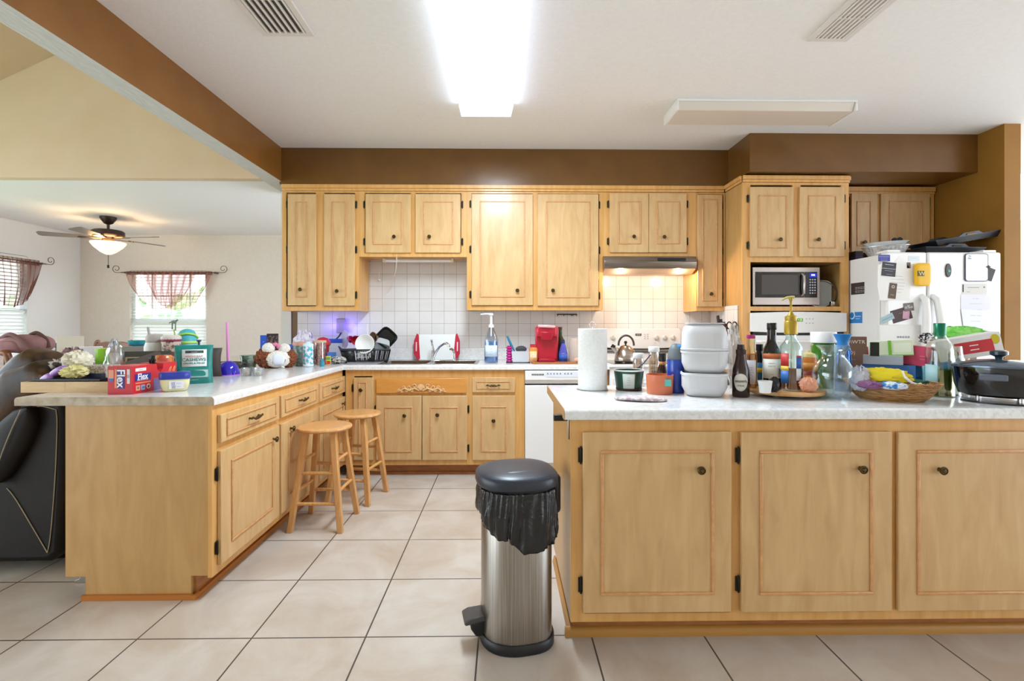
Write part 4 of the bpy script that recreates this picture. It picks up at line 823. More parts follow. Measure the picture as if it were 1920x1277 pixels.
t, k = fr_it('snack_box', 'purple and black box at the back left corner of the fridge top', 'box', 1606, 4.2, cam_face=False)
obj('box', B().box(-6, 8, -6, 10, 0, 7), M('#3d2b55', .5), t, k=k); obj('lid', B().box(-6, 8, -6, 10, 7, 16), M('#231c1a', .5), t, k=k)
def blacktray(label, cx, d, z, W, D, Hh, rot, txz):
    loc, k = spot(cx, None, z, d); t = thing('serving_tray', label, 'tray', loc); t.rotation_euler = rot
    b = B(); o = [(-W, -D), (W, -D), (W, D), (-W, D)]; i_ = [(-W*.86, -D*.8), (W*.86, -D*.8), (W*.86, D*.8), (-W*.86, D*.8)]
    vs = [(x, y, 0) for x, y in i_]+[(x, y, Hh+(2.5 if 1 else 0)) for x, y in o]; fs = [(0, 1, 2, 3)]+[(j, (j+1) % 4, (j+1) % 4+4, j+4) for j in range(4)]
    obj('pan', b.add(vs, fs), M('#24252a', .35), t, k=k, solid=1.4, smooth=False, bev=.4)
    for sx in (-1, 1):
        hp = B(Matrix.Translation((0, sx*(D+.2), Hh+2)) @ Matrix.Rotation(-sx*.3, 4, 'X')).prism([(-24, 0), (24, 0), (14, 6), (-14, 6)], -.8, .8); obj('handle_rim', hp, M('#24252a', .35), t, k=k)
        hp = B(Matrix.Translation((0, sx*(D+1.6)*.985, Hh+1.5)) @ Matrix.Rotation(-sx*.3, 4, 'X')).prism([(-9, 1), (9, 1), (8, 4), (-8, 4)], -.9, .9); obj('handle_slot', hp, M('#7b5a33' if z > zF+.05 else '#0c0c0d', .6), t, k=k)
    return t
blacktray('lower black serving tray lying on the fridge top', 1765, 3.98, zF+.008, 58, 30, 9, (0, 0, .03), 0)
blacktray('upper black serving tray tilted on the fridge top', 1790, 3.98, zF+.105, 66, 32, 8, (0, -.17, .03), 0)
# ================================================================ ITEM HELPERS (profiles in photo pixels at the item's own distance)
def L(*p, **k): return B().lathe(list(p), **k)
PAPER = M('#eceae6', .6)
def bottle(name, label, cat, cx, yb, body, bmat, cap=None, cmat=None, lab=None, txt=None, z=CT, d=None, liquid=None, group=None, rz=0, extra=None, bname='body', **kw):
    t, k = it(name, label, cat, cx, yb, z, d, rz, group)
    obj(bname, L(*body), bmat, t, k=k, **kw)
    if liquid: obj('liquid', L(*liquid[0]), liquid[1], t, k=k)
    if cap: obj('cap', L(*cap), cmat, t, k=k)
    for l in (lab or []):
        r0, z0, r1, z1, col, half = l[:6]; obj('label', band(r0+.25, z0, r1+.25, z1, half), col if not isinstance(col, str) else M(col, .5), t, k=k, solid=.2)
    for q in (txt or []): s_, sz, col, zz_, r = q[:5]; text(s_, sz, M(col, .5), t, (0, 0, zz_), bend=r+.45, k=k, sx=(q[5] if len(q) > 5 else 1), bold=.02)
    if extra: extra(t, k)
    return t
def cuboid(name, label, cat, cx, yb, w, h, dep, mat, z=CT, d=None, rz=0, bev=.4, group=None, cam_face=True, txt=None, pname='box', tilt=None, extra=None):
    t, k = it(name, label, cat, cx, yb, z, d, rz, group, cam_face)
    if tilt: t.rotation_euler = (tilt[0], tilt[1], t.rotation_euler.z)
    obj(pname, B().box(-w/2, w/2, -dep/2, dep/2, 0, h), mat, t, k=k, bev=bev)
    for s_, sz, col, x, zz_ in (txt or []): text(s_, sz, M(col, .5), t, (x, -dep/2-.3, zz_), k=k, bold=.02)
    if extra: extra(t, k)
    return t
def panel(t, k, x0, x1, z0, z1, y, mat, name='label'): return obj(name, B().box(x0, x1, y-.15, y, z0, z1), mat, t, k=k)
def bend_tube(pts, n=12):
    P = [Vector(p) for p in pts]; out = []
    for i in range(len(P)-1):
        a, b, c, e = P[max(i-1, 0)], P[i], P[i+1], P[min(i+2, len(P)-1)]
        for j in range(n): u = j/n; out.append(.5*((2*b)+(c-a)*u+(2*a-5*b+4*c-e)*u*u+(-a+3*b-3*c+e)*u**3))
    return out+[P[-1]]
def crumple(name, label, cat, cx, yb, w, h, dep, mat, z=CT, d=None, rz=0, seed=0, amp=.5, ns=2.2, kind=None, n=36):
    b = B().blob((0, 0, h*.45), 1, amp, ns, n, w/2, dep/2, h/2, seed)
    mz = min(v.z for v in b.v)
    for v in b.v: v.z = max(0, v.z-mz*.6)
    return solo(name, label, cat, cx, yb, b, mat, z, d, rz)
BAGC = mixm('thin_bag', '#d8d3cb', '#f0ede8', (1, 1, 1), 30, 4, .3, .7, .3)
# ================================================================ ISLAND, left to right
t, k = it('paper_towel_roll', 'white paper towel roll standing on a wire holder', 'paper towels', 1111, 731)
obj('holder_base', B().tube([(29*math.cos(a), 29*math.sin(a)*.95, .8) for a in [2*PI*i/40 for i in range(40)]], .8, 8, True).rod((-29, 0, .8), (29, 0, .8), .6), CHROME, t, k=k)
obj('roll', L((5, 2), (26.5, 2), (27, 2.6), (27, 114), (26, 115), (5, 115), (5, 2)), mixm('paper_roll', '#e6e6e3', '#efefed', (1, 1, 1), 90, 3, .3, .7, .9, .2), t, k=k)
obj('holder_post', B().rod((0, 0, .8), (0, 0, 118), .8, 8).tube([(5.5*math.sin(a), 0, 119-5.5*math.cos(a)+4) for a in [2*PI*i/20 for i in range(20)]], .6, 8, True), CHROME, t, k=k)
def ex(t, k):
    sp = obj('lid_rim', L((27, 36), (28, 36), (28.5, 38), (27, 38.5), (26, 38)), M('#e9ebe9', .3), t, k=k)
bottle('yogurt_tub', 'dark green tub of dip with white rim and a plastic spoon inside', 'tub', 1179, 731, [(0, 0), (22, 0), (23, 1), (27.5, 36.5), (26.5, 36.5), (22, 3), (0, 3)], M('#1e4a38', .35), lab=[(23.9, 5, 27.2, 32, '#cfd6d0', .42), (23.2, 1, 23.6, 4.5, '#3a1f17', 1.8)], txt=[('----\n-----\n-----\n-----', 4.2, '#5a6a62', 19, 27.6)], extra=ex)
loc, k = spot(1195, 728); t = tag(obj('spoon', B().tube(bend_tube([(-8, 2, 6), (0, 0, 34), (12, -2, 48), (24, -3, 63)]), 1.2, 8).blob((-9, 2, 6), 4, sx=1, sy=.5, sz=1.2), clear('#5c6480', .35), None, k=k, loc=loc), 'grey clear plastic spoon leaning out of the green tub', 'spoon')
SHK = clear('#f1ece6', .8)
for cx_, yb_, lb in ((1197, 724, 'shorter glass shaker with a white cap behind the green tub'), (1226, 722, 'taller glass shaker with a white cap beside the soy sauce')):
    hh = 52 if cx_ < 1200 else 62
    bottle('spice_shaker', lb, 'shaker', cx_, yb_, [(0, 0), (10, 0), (10.5, 2), (9, hh*.5), (10.5, hh*.75), (10, hh*.9), (9, hh), (8.4, hh), (8.6, hh*.7), (8, 3), (0, 2)], SHK, [(9.6, hh), (10.2, hh+1), (10.2, hh+8), (9, hh+10), (0, hh+10)], WHITE, liquid=([(0, 2.5), (7.8, 3), (7.8, hh*.45), (0, hh*.45)], M('#d9cfc4', .9)))
bottle('sauce_bottle', 'small dark soy sauce bottle with black cap behind the orange candle', 'bottle', 1242, 729, [(0, 0), (10.5, 0), (11, 2), (11, 30), (8, 40), (6, 46), (6, 52), (0, 52)], M('#2b1108', .08, coat=.5), [(6.6, 52), (6.8, 52), (6.8, 66), (6, 67), (0, 67)], BLACK, [(11, 5, 11, 24, '#1d2a22', 1.2), (6, 45, 6, 51, '#d08b52', 3)])
def ex(t, k):
    obj('wax', L((0, 2), (22.5, 2), (23, 9), (0, 9)), M('#f0b083', .6), t, k=k)
    panel(t, k, 9, 20, 17, 29, -23.5, M('#5fb7ae', .5), 'price_sticker')
bottle('candle_jar', 'orange glass candle jar with a small teal sticker', 'candle', 1237, 738, [(0, 0), (23, 0), (23.4, 1), (25, 36), (24, 36.2), (22.6, 2), (0, 2)], clear('#e58a63', .35), extra=ex)
def ex(t, k):
    obj('lid', L((14.5, 62), (15, 63), (15, 70), (12, 82), (7, 90), (3, 92), (0, 92)), M('#6b7276', .5), t, k=k)
    obj('spout', B().tube([(4, -3, 84), (7, -6, 89)], [5, 4], 14), M('#3f8fd2', .3), t, k=k)
bottle('water_bottle', 'cobalt blue water bottle with grey screw lid', 'water bottle', 1267, 736, [(0, 0), (15, 0), (16, 3), (14.5, 18), (16.5, 36), (15.5, 52), (16, 62), (0, 62)], M('#1240a8', .12, coat=.5), extra=ex)
# three stacked frosted containers
FR = clear('#e6e5e6', .3, .35)
zst = 0; g_ = 'stacked frosted white food containers'
labs = ['bottom frosted white container of the stack of three', 'middle frosted white container of the stack of three', 'top frosted container with upside-down rim, topmost of the stack of three']
loc, k = spot(1320, 741)
for i, (hh, rb, rt) in enumerate(((45, 33, 40), (42, 34, 40), (48, 40, 33))):
    def sq(a, z): return 1/((abs(math.cos(a))**3.6+abs(math.sin(a))**3.6)**(1/3.6))
    q = L((0, 0), (rb*.7, 0), (rb*.92, 2), (rb*1.04, 7), (rt*.99, 18), (rt, hh-6), (rt+1.8, hh-5), (rt+1.8, hh-2), (rt-1, hh-1.5), (rt-2, 18), (rb*.9, 6), (0, 3), n=56, fn=sq) if i < 2 else L((rb+1.8, 0), (rb+1.8, 3), (rb, 4), (rb*.99, hh-18), (rt*1.1, hh-6), (rt*.95, hh-1), (rt*.75, hh), (0, hh), n=56, fn=sq)
    o = tag(obj('food_container', q, FR, None, k=k, loc=(loc[0], loc[1], loc[2]+zst*k), rot=(0, 0, -.35), solid=.5), labs[i], 'container', g_); zst += hh-1.2 if i < 1 else hh-1.0
tag(obj('container_lid', L((0, 0), (34, 0), (35, 1), (35, 2), (0, 2.4), n=56, fn=sq), clear('#dfe1e6', .35), None, k=k, loc=(loc[0], loc[1], loc[2]+(zst+1.6)*k), rot=(0, .0, -.35)), 'clear square lid resting on top of the frosted container stack', 'lid')
# chocolate syrup
t = bottle('syrup_bottle', 'brown chocolate syrup squeeze bottle with oval cream label', 'bottle', 1389, 744, [(0, 0), (14, 0), (15.5, 2), (15.5, 38), (14.5, 52), (10.5, 66), (8.5, 78), (8, 80), (0, 80)], M('#2e1712', .22, coat=.3), [(8.4, 80), (8.8, 81), (8.8, 88), (7, 89), (6, 98), (0, 98)], M('#2a1410', .4))
kk = F and spot(1389, 744)[1]
lb = B().grid(lambda u, v: (lambda x, zz: (15.95*math.sin(x/15.8), -15.95*math.cos(x/15.8), zz))(12.5*v*math.cos(2*PI*u), 31+19*v*math.sin(2*PI*u)*(1 if math.sin(2*PI*u) < 0 else .72)), 32, 6, True); obj('label', lb, M('#d9d2c8', .5), t, k=kk, solid=.2); text('HERSHEY\'S', 5.4, M('#33201c', .5), t, (0, 0, 30), bend=16.2, k=kk, sx=.85, bold=.1); text('SYRUP', 4, M('#33201c', .5), t, (0, 0, 22), bend=16.2, k=kk)
# crinkled clear bag with a wooden fork
crumple('plastic_bag', 'crinkled clear bag standing behind the chocolate syrup', 'bag', 1376, 735, 26, 118, 22, clear('#f1eee9', .55, .2), seed=4, amp=.35, ns=2.5)
# lazy susan and its load
t, k = it('lazy_susan', 'round wooden turntable tray carrying bottles on the island', 'turntable', 1470, None, CT, 2.30); LZ = k
obj('turntable', L((0, 6), (66, 6), (67, 7), (68, 11), (67, 12.5), (0, 12.5), n=60), mixm('turntable_wood', '#c8935a', '#dcab72', (3, 20, 3), 5, 4, .3, .7, .35), t, k=k); obj('foot', L((0, 0), (40, 0), (40, 6), (0, 6), n=40), BLACK, t, k=k)
ZL = CT+12.6*LZ+.0005
bottle('oil_bottle', 'amber oil bottle with a magenta cap on the turntable', 'bottle', 1408, None, [(0, 0), (10, 0), (10.5, 2), (10.5, 58), (8, 70), (7, 76), (7, 92), (0, 92)], clear('#f0e1c0', .75), [(7.2, 92), (7.6, 93), (7.6, 99), (0, 99)], M('#c2378c', .4), [(10.5, 8, 10.5, 52, '#e6e4ec', .9)], [('------\n-----\n------\n----', 4.5, '#5e6a9a', 32, 10.5)], z=ZL, d=2.33, liquid=([(0, 1), (9.6, 1), (9.6, 64), (0, 64)], M('#b5672c', .15)))
bottle('pepper_bottle', 'slim dark bottle with colourful label on the turntable', 'bottle', 1424, None, [(0, 0), (7.5, 0), (8, 1), (8, 56), (5.5, 64), (5.5, 66), (0, 66)], M('#1f1a1a', .15), [(6, 66), (6.3, 67), (6.3, 78), (0, 78)], BLACK, [(8, 10, 8, 44, '#2f6d9a', 1.2), (8.1, 26, 8.1, 34, '#d8b32c', 1)], z=ZL, d=2.40)
bottle('syrup_bottle', 'tall black-capped bottle of dark brown syrup on the turntable', 'bottle', 1447, None, [(0, 0), (15.5, 0), (16, 2), (16, 66), (14.5, 74), (9, 86), (8, 92), (7.6, 110), (0, 110)], M('#120907', .08, coat=.5), [(8, 110), (8.4, 111), (8.4, 122), (7.6, 123), (0, 123)], BLACK, [(16, 20, 16, 56, '#dedbd2', 1.1), (16, 56, 16, 66, '#c76a3a', 1.1)], [('------\n-------', 5.5, '#4a4038', 46, 16), ('----', 5, '#4a4038', 28, 16)], z=ZL, d=2.30)
bottle('paper_cup', 'tiny white paper cup on the front of the turntable', 'cup', 1434.5, None, [(0, 0), (9.4, 0), (9.6, .5), (12.5, 22), (12.9, 22.4), (12, 22.6), (9.2, 2), (0, 2)], M('#e9e8e5', .6), z=ZL, d=2.15)
crumple('spice_packet', 'crumpled black packet on the turntable beside the paper cup', 'packet', 1452, None, 17, 27, 10, M('#1f1d1f', .3), z=ZL, d=2.16, seed=9, amp=.4)
def ex(t, k):
    obj('pump_collar', L((9.5, 104), (11.5, 105), (11.5, 128), (10, 130), (10.5, 133), (10.5, 138), (6, 140), (3, 147), (0, 147)), GOLD, t, k=k)
    obj('pump_stem', L((2, 146), (2, 166), (3.6, 169), (3.6, 173), (0, 173), n=14), GOLD, t, k=k)
    obj('pump_nozzle', B().tube(bend_tube([(6, 0, 174), (0, 0, 174.5), (-8, -2, 173), (-15, -4, 169)]), [2.6]*12+[2.4]*12+[2]*12+[1.4], 10), M('#c4b56e', .4), t, k=k)
    obj('dip_tube', B().rod((0, 0, 3), (1, 0, 130), 1.2, 8), M('#d8cfa8', .5), t, k=k)
    for x0, x1, z0, z1, c in ((-19, -3.5, 46, 70, '#c63834'), (-19, -3.5, 38, 46, '#e3c23b'), (-19, -3.5, 14, 38, '#2c66b0'), (9, 19, 62, 66, '#b33a3a'), (9, 19, 42, 62, '#2c55a0'), (9, 19, 20, 42, '#d6d8de')):
        a0, a1 = x0/20.5, x1/20.5; obj('label', B().lathe([(20.7, z0), (20.7, z1)], 10, a0=-PI/2+a0, a1=-PI/2+a1), M(c, .45), t, k=k, solid=.2)
    text('ni', 12, M('#f0e8e4', .5), t, (0, 0, 0), k=k, bend=21) .location = (0, 0, 58*k)
    q = t.children[-1]; q.rotation_euler = (0, 0, -.62)
GOLD = M('#a98a2c', .35, .35)
bottle('syrup_bottle', 'clear glass syrup bottle with gold pump on the turntable', 'bottle', 1483, None, [(0, 0), (19, 0), (20.5, 2), (20.5, 74), (18, 84), (11, 93), (9, 98), (9, 106), (8.4, 106), (8.4, 98), (17, 83), (19.6, 73), (19.6, 3), (0, 2)], GLASS, z=ZL, d=2.24, liquid=([(0, 2.5), (19.2, 3), (19.2, 40), (0, 40)], clear('#a85a30', .64)), extra=ex)
bottle('honey_jar', 'orange honey jar with cream flip cap on the turntable', 'jar', 1516, None, [(0, 0), (15, 0), (17, 3), (17.5, 12), (15.5, 30), (16.5, 46), (13, 55), (0, 55)], M('#c9742c', .2, coat=.3), [(12, 55), (12.5, 56), (11, 62), (4, 65), (3, 69), (0, 69)], M('#d9c58a', .4), [(16.2, 14, 15.6, 30, '#7c1f24', 1.2), (15.8, 32, 16.2, 46, '#d98f45', 1.2)], [('----', 6, '#e0b04a', 22, 16)], z=ZL, d=2.36)
crumple('wrapped_candy', 'crumpled pink wrapped lump on the turntable edge', 'wrapped food', 1516, None, 30, 27, 20, M('#d9997c', .4), z=ZL, d=2.17, seed=2, amp=.3)
# behind the turntable
bottle('vitamin_bottle', 'green translucent bottle with big white cap behind the carafe', 'bottle', 1544, 727, [(0, 0), (20, 0), (21, 2), (21, 78), (18, 84), (0, 84)], M('#2c6f16', .12, coat=.4), [(20.5, 84), (21.5, 85), (21.5, 103), (20, 105), (0, 105)], WHITE)
cuboid('drink_mix_pouch', 'brown pouch-like box with pale lettering behind the blue bottle', 'box', 1590, 723, 56, 92, 16, M('#7b5a48', .5), txt=[('MUD\\WTR', 9, '#e6dcd0', 4, 82), ('(O)', 9, '#d9cbbd', 4, 62), ('---------', 5, '#c9b9a9', 4, 50)], rz=.1)
def ex(t, k):
    obj('lid', L((12.5, 76), (13, 77), (11, 84), (9, 92), (14, 104), (15, 106), (13, 107), (0, 102)), M('#2a7fc9', .35), t, k=k)
bottle('shaker_bottle', 'clear blue bottle with flared blue lid behind the carafe', 'water bottle', 1580, 733, [(0, 0), (15, 0), (16, 2), (16, 40), (14, 60), (13, 76), (12.2, 76), (13, 60), (15, 40), (15, 3), (0, 2)], clear('#7aa6e0', .7), extra=ex)
# glass carafe
t, k = it('glass_carafe', 'empty clear glass carafe with flared lip in front of the turntable', 'carafe', 1563, 747)
obj('body', L((0, 0), (19, 0), (23, 1), (28, 14), (34, 32), (35.5, 46), (33, 58), (26, 68), (20, 76), (18.5, 82), (21, 90), (29, 99), (28, 99), (20, 90.5), (17.5, 82), (19, 75.5), (25.5, 67), (32, 57.5), (34.4, 46), (33, 32), (27, 14.5), (21, 4), (0, 4), n=48), clear('#f3f8f9', .93, .04), t, k=k)
obj('stirrer', B().tube([(0, 0, 5), (2, 0, 50), (3, 0, 100)], [2, 2, 2.4], 10), clear('#e4ecea', .8), t, k=k)
# wicker basket and contents
t, k = it('wicker_basket', 'shallow oval wicker basket holding snack bags on the island', 'basket', 1670, 750)
WK = mixm('wicker', '#7a4a20', '#c4935a', (30, 30, 420), 1.0, 2, .38, .6, .5, .5, rot=(.5, .5, 0))
def wk(a, z): return 1+.018*math.sin(a*60+(PI if int(z/2.2) % 2 else 0))
prof = [(0, 1.5), (44, 1.5), (50, 3)]+[(50+23*(i/14)**.8, 3+i*2.2) for i in range(1, 15)]
obj('wall', L(*prof, n=240, sy=.62, fn=wk), WK, t, k=k, solid=1.2)
for zz_, rr, r in ((34.5, 73.5, 1.8), (1.6, 48, 1.6)):
    b = B()
    for ph in (0, PI/2, PI): b.tube([(rr*math.cos(a)+r*.6*math.cos(a*26+ph), (rr*math.sin(a))*.62, zz_+r*.7*math.sin(a*26+ph)) for a in [2*PI*i/160 for i in range(160)]], r*.55, 6, True)
    obj('braided_rim', b, WK, t, k=k)
BK = k; bz = CT
def inb(name, label, cat, cx, dd, zz_, fn_): 
    loc, k = spot(cx, None, CT+zz_*BK, dd); return fn_(loc, k)
crumple('snack_bag', 'yellow and white chip bag lying across the wicker basket', 'snack bag', 1652, None, 88, 34, 26, mixm('chip_bag', '#e9e5e0', '#e0c818', (1, 1, 1), 7, 1, .36, .40, .3, 0, .2), z=CT+27*BK, d=2.12, seed=3, amp=.3, ns=2)
crumple('snack_bag', 'clear crinkled wrapper at the left side of the wicker basket', 'snack bag', 1612, None, 30, 44, 24, clear('#d9d9e6', .35, .25), z=CT+18*BK, d=2.14, seed=5, amp=.4, ns=2.4)
crumple('snack_bag', 'purple wrapper poking up under the yellow bag', 'snack bag', 1630, None, 40, 14, 22, M('#8d5a86', .35), z=CT+24*BK, d=2.10, seed=6, amp=.4)
crumple('snack_bag', 'blue and white packet in the middle of the wicker basket', 'snack bag', 1672, None, 46, 14, 20, mixm('blue_pack', '#3f86cc', '#e6eaf0', (1, 1, 1), 30, 2, .45, .52, .3), z=CT+24*BK, d=2.07, seed=8, amp=.4)
crumple('snack_bag', 'dark green packet inside the wicker basket', 'snack bag', 1700, None, 70, 13, 24, M('#1f5a3c', .3), z=CT+25*BK, d=2.18, seed=11, amp=.4)
loc, k = spot(1713, None, CT+30*BK, 2.05); tag(obj('bread_clip_wand', B().tube(bend_tube([(-18, 4, 30), (-14, 2, 18), (-4, 0, 8), (6, -1, 4), (14, 0, 6)]), [1.6]*12+[2.4]*12+[3]*12+[2.4]*12+[1.5], 8), WHITE, None, k=k, loc=loc), 'white plastic hook tool sticking up from the wicker basket', 'kitchen tool')
loc, k = spot(1728, None, CT+28*BK, 2.06); tag(obj('marker_pen', B().rod((-12, 0, 6), (16, 0, 4), 3.5, 14), BLACK, None, k=k, loc=loc), 'thick black pen lying on the right rim of the wicker basket', 'pen')
# boxes behind the basket
cuboid('tea_box', 'pale green tea box with bright green band, tilted on the pile', 'box', 1670, None, 66, 28, 20, M('#dfe8c8', .5), z=CT+.178, d=2.41, rz=.1, tilt=(0, -.06), extra=lambda t, k: (panel(t, k, -4, 1, -.1, 28.2, -10.1, M('#7cbf3f', .5), 'band'), panel(t, k, -33.1, 33.1, 0, 2, -10.05, M('#8cc84a', .5), 'trim'), panel(t, k, 4, 30, 6, 23, -10.1, M('#eef2dc', .5))))
cuboid('cardboard_box', 'blue box under the tea box behind the wicker basket', 'box', 1665, None, 80, 52, 26, M('#3b6ba8', .5), d=2.41, z=CT)
cuboid('cardboard_box', 'grey box stacked below the tea box and above the blue box', 'box', 1655, None, 60, 17, 22, M('#a9aeb6', .5), d=2.41, z=CT+52*2.41/F+.0006)
cuboid('bin_bag_clip', 'black bag clip standing left of the tea box', 'clip', 1640, None, 14, 26, 6, BLACK, z=CT+.179, d=2.34)
bottle('spice_jar', 'small red-capped jar left of the tea box', 'jar', 1623, 722, [(0, 0), (7, 0), (7, 60), (0, 60)], M('#8f1f22', .3), [(7.4, 60), (7.4, 72), (0, 72)], M('#b22a2e', .4))
cuboid('snack_box', 'hot pink snack box behind the wine bottle', 'box', 1714, None, 44, 36, 26, M('#cf3d62', .45), z=CT+.135, d=2.38, rz=-.12, tilt=(0, .12), txt=[('-----\n----', 6, '#f0c8d4', 12, 16)])
cuboid('snack_box', 'long bright blue carton below the pink box', 'box', 1724, None, 80, 30, 20, M('#2f86c8', .45), z=CT+30*2.38/F, d=2.38, txt=[('--', 12, '#7fb6e0', 26, 15)])
cuboid('snack_box', 'blue carton at the bottom of the pile beside wine bottle', 'box', 1726, None, 78, 29.5, 24, M('#276fb4', .45), z=CT, d=2.38)
cuboid('snack_box', 'light blue and green printed box in front of the blue cartons', 'box', 1745, None, 24, 54, 12, M('#86c6d4', .45), z=CT, d=2.31, rz=.2, txt=[('----', 6, '#2f7f4f', 0, 40), ('---', 8, '#e9f4f4', 0, 20)])
crumple('snack_bag', 'black and white patterned bag above the pink box', 'snack bag', 1738, None, 24, 18, 14, mixm('bw', '#151515', '#e6e6e6', (1, 1, 1), 70, 2, .47, .53, .4), z=CT+.235, d=2.4, seed=14)
# wine bottle
t, k = it('wine_bottle', 'white wine bottle with green screw cap, partly full', 'wine bottle', 1762, 743)
obj('body', L((0, 0), (20, 0), (22, 2), (22, 86), (20, 96), (13, 106), (9.5, 112), (8.6, 118), (8.6, 124), (8, 124), (8, 117), (12.4, 105), (19, 95), (21.2, 85), (21.2, 3), (0, 2), n=36), clear('#fafcfa', .94, .04), t, k=k)
obj('wine', L((0, 2.5), (21, 3), (21, 50), (0, 50), n=36), clear('#ead98a', .76), t, k=k); obj('screw_cap', L((9, 108), (9.2, 108), (9.4, 136), (8.6, 137), (0, 137)), M('#0f6f50', .3, .4), t, k=k)
obj('label', B().lathe([(22.4, 18), (22.4, 60)], 14, a0=-PI/2-1.2, a1=-PI/2-.1), M('#a9cdd0', .5), t, k=k, solid=.2)
bottle('wine_glass', 'clear stemless wine glass right behind the wine bottle', 'glass', 1790, 741, [(0, 0), (10, 0), (9, 3), (13, 30), (15, 62), (12, 92), (11.4, 92), (14.2, 62), (12, 30), (7, 4), (0, 3)], clear('#f2f5f7', .7), d=None)
cuboid('candy_box', 'white carton with red panel and fruit picture tilted on the pile', 'box', 1813, None, 98, 40, 34, M('#e8e5e3', .45), z=CT+.175, d=2.31, rz=.42, tilt=(0, -.20), extra=lambda t, k: (
    panel(t, k, -22, 36, 8, 30, -17.1, M('#c8353c', .45), 'red_panel'), text('-----\n-----', 8, M('#f2e8ea', .5), t, (7, -17.5, 19), k=k, bold=.5), obj('fruit_print', B().blob((-26, -17.1, 11), 8, sy=.03).blob((-22, -17.1, 22), 6, sy=.03), M('#b9c95c', .5), t, k=k),
    obj('fruit_print', B().blob((40, -17.1, 28), 7, sy=.03, sz=1.3), M('#cdbb2e', .5), t, k=k), obj('end_print', B().blob((-46.1, 0, 18), 15, sx=.02, sy=.9, sz=1.1), M('#d9683c', .5), t, k=k)))
crumple('produce_bag', 'bright green bag peeking behind the tilted carton', 'bag', 1800, None, 74, 30, 24, mixm('green_bag', '#5fc83c', '#a5e27c', (1, 1, 1), 30, 3, .3, .7, .3), z=CT+.235, d=2.5, seed=21, amp=.35, ns=2)
cuboid('cardboard_box', 'tall pale box hidden behind the pile holding the green bag', 'box', 1790, None, 60, 92, 24, M('#cfcac2', .5), z=CT, d=2.51)
bottle('sauce_jar', 'dark glass jar with tan lid behind the tilted carton', 'jar', 1802, 734, [(0, 0), (12, 0), (13, 2), (13, 52), (10, 58), (0, 58)], M('#3a2620', .1, coat=.5), [(11, 58), (12, 59), (12, 78), (0, 78)], M('#c49a58', .4), [(13, 30, 13, 44, '#d9d0cc', .7)])
bottle('sauce_jar', 'second dark jar squeezed against the black roaster pot', 'jar', 1818, 726, [(0, 0), (8, 0), (9, 2), (9, 60), (6, 66), (0, 66)], M('#1d1716', .1, coat=.5), [(6.5, 66), (7, 67), (7, 76), (0, 76)], BLACK)
# black roaster pot
t, k = it('roaster_pot', 'glossy black oval electric roaster pot at the right frame edge', 'pot', 1873, None, CT, 2.08)
BP = M('#0b0b0d', .08, coat=.8)
obj('pot', L((0, 12), (48, 12), (58, 16), (64, 34), (67, 62), (67, 66), (64, 66), (0, 64), n=64, sy=.72), BP, t, k=k)
obj('lid', L((68, 66), (70, 67), (70, 70), (60, 74), (30, 80), (8, 82), (0, 82), n=64, sy=.72), M('#5d6a78', .12, .6), t, k=k); obj('lid_knob', L((5, 82), (6, 86), (13, 90), (13, 96), (9, 98), (0, 98)), M('#22303c', .2), t, k=k)
obj('handle', B().box(-26, 12, -56, -44, 44, 56), M('#5b606c', .3), t, k=k, bev=2.5); b = B().lathe([(0, 0), (52, 0), (54, 1), (54, 3), (0, 3)], 56, sy=.75); obj('base_tray', b, BLACK, t, k=k)
b = B()
for a in (45, 135, 225, 315): b.cyl(4, 3, 14, 12, 40*math.cos(math.radians(a)), 28*math.sin(math.radians(a)))
obj('foot', b, CHROME, t, k=k)
# pot holder
b = B().grid(lambda u, v: ((46*(.12+.88*1)*math.cos(2*PI*u)*min(1, v*1.0)*(1+.05*math.sin(u*14))), 24*math.sin(2*PI*u)*v*(1+.05*math.cos(u*11)), 3+2.4*math.sqrt(max(0, 1-v**4))+1.0*math.sin(u*12+v*6)*v), 48, 10, True)
o = solo('pot_holder', 'flat quilted white and mauve pot holder on the island front', 'pot holder', 1201, 751, b, mixm('quilt', '#b39aa0', '#ded9d6', (1, 1, 1), 60, 3, .4, .6, .9, .6), solid=3.5, ang=180)
# ================================================================ BACK COUNTER
ybk = None
t, k = it('kettle', 'brushed steel stovetop kettle with black arched handle', 'kettle', 1173, None, .9285, 4.33)
obj('body', L((0, 0), (20, 0), (21, 2), (20, 10), (16, 22), (9, 30), (5, 32), (0, 32)), mixm('kettle_steel', '#9c8f84', '#c9bdb2', (1, 1, 30), 8, 2, .3, .7, .22, metal=1), t, k=k, bev=0); obj('knob', L((1.5, 31), (1.5, 34), (3, 36), (2.6, 39), (0, 40)), BLACK, t, k=k)
obj('handle', B().tube([(14*math.cos(a)+1, 0, 32+18*math.sin(a)) for a in [PI*(-.02+1.04*i/18) for i in range(19)]], 1.9, 8), M('#3b3431', .4), t, k=k); obj('spout', B().tube([(-14, 0, 18), (-20, 0, 24), (-24, 0, 28)], [5, 4, 3.4], 12), STEEL, t, k=k); obj('whistle_cap', B().tube([(-20, 0, 27), (-26, 0, 31)], [4, 3.6], 10), BLACK, t, k=k)
bc = lambda: 4.4
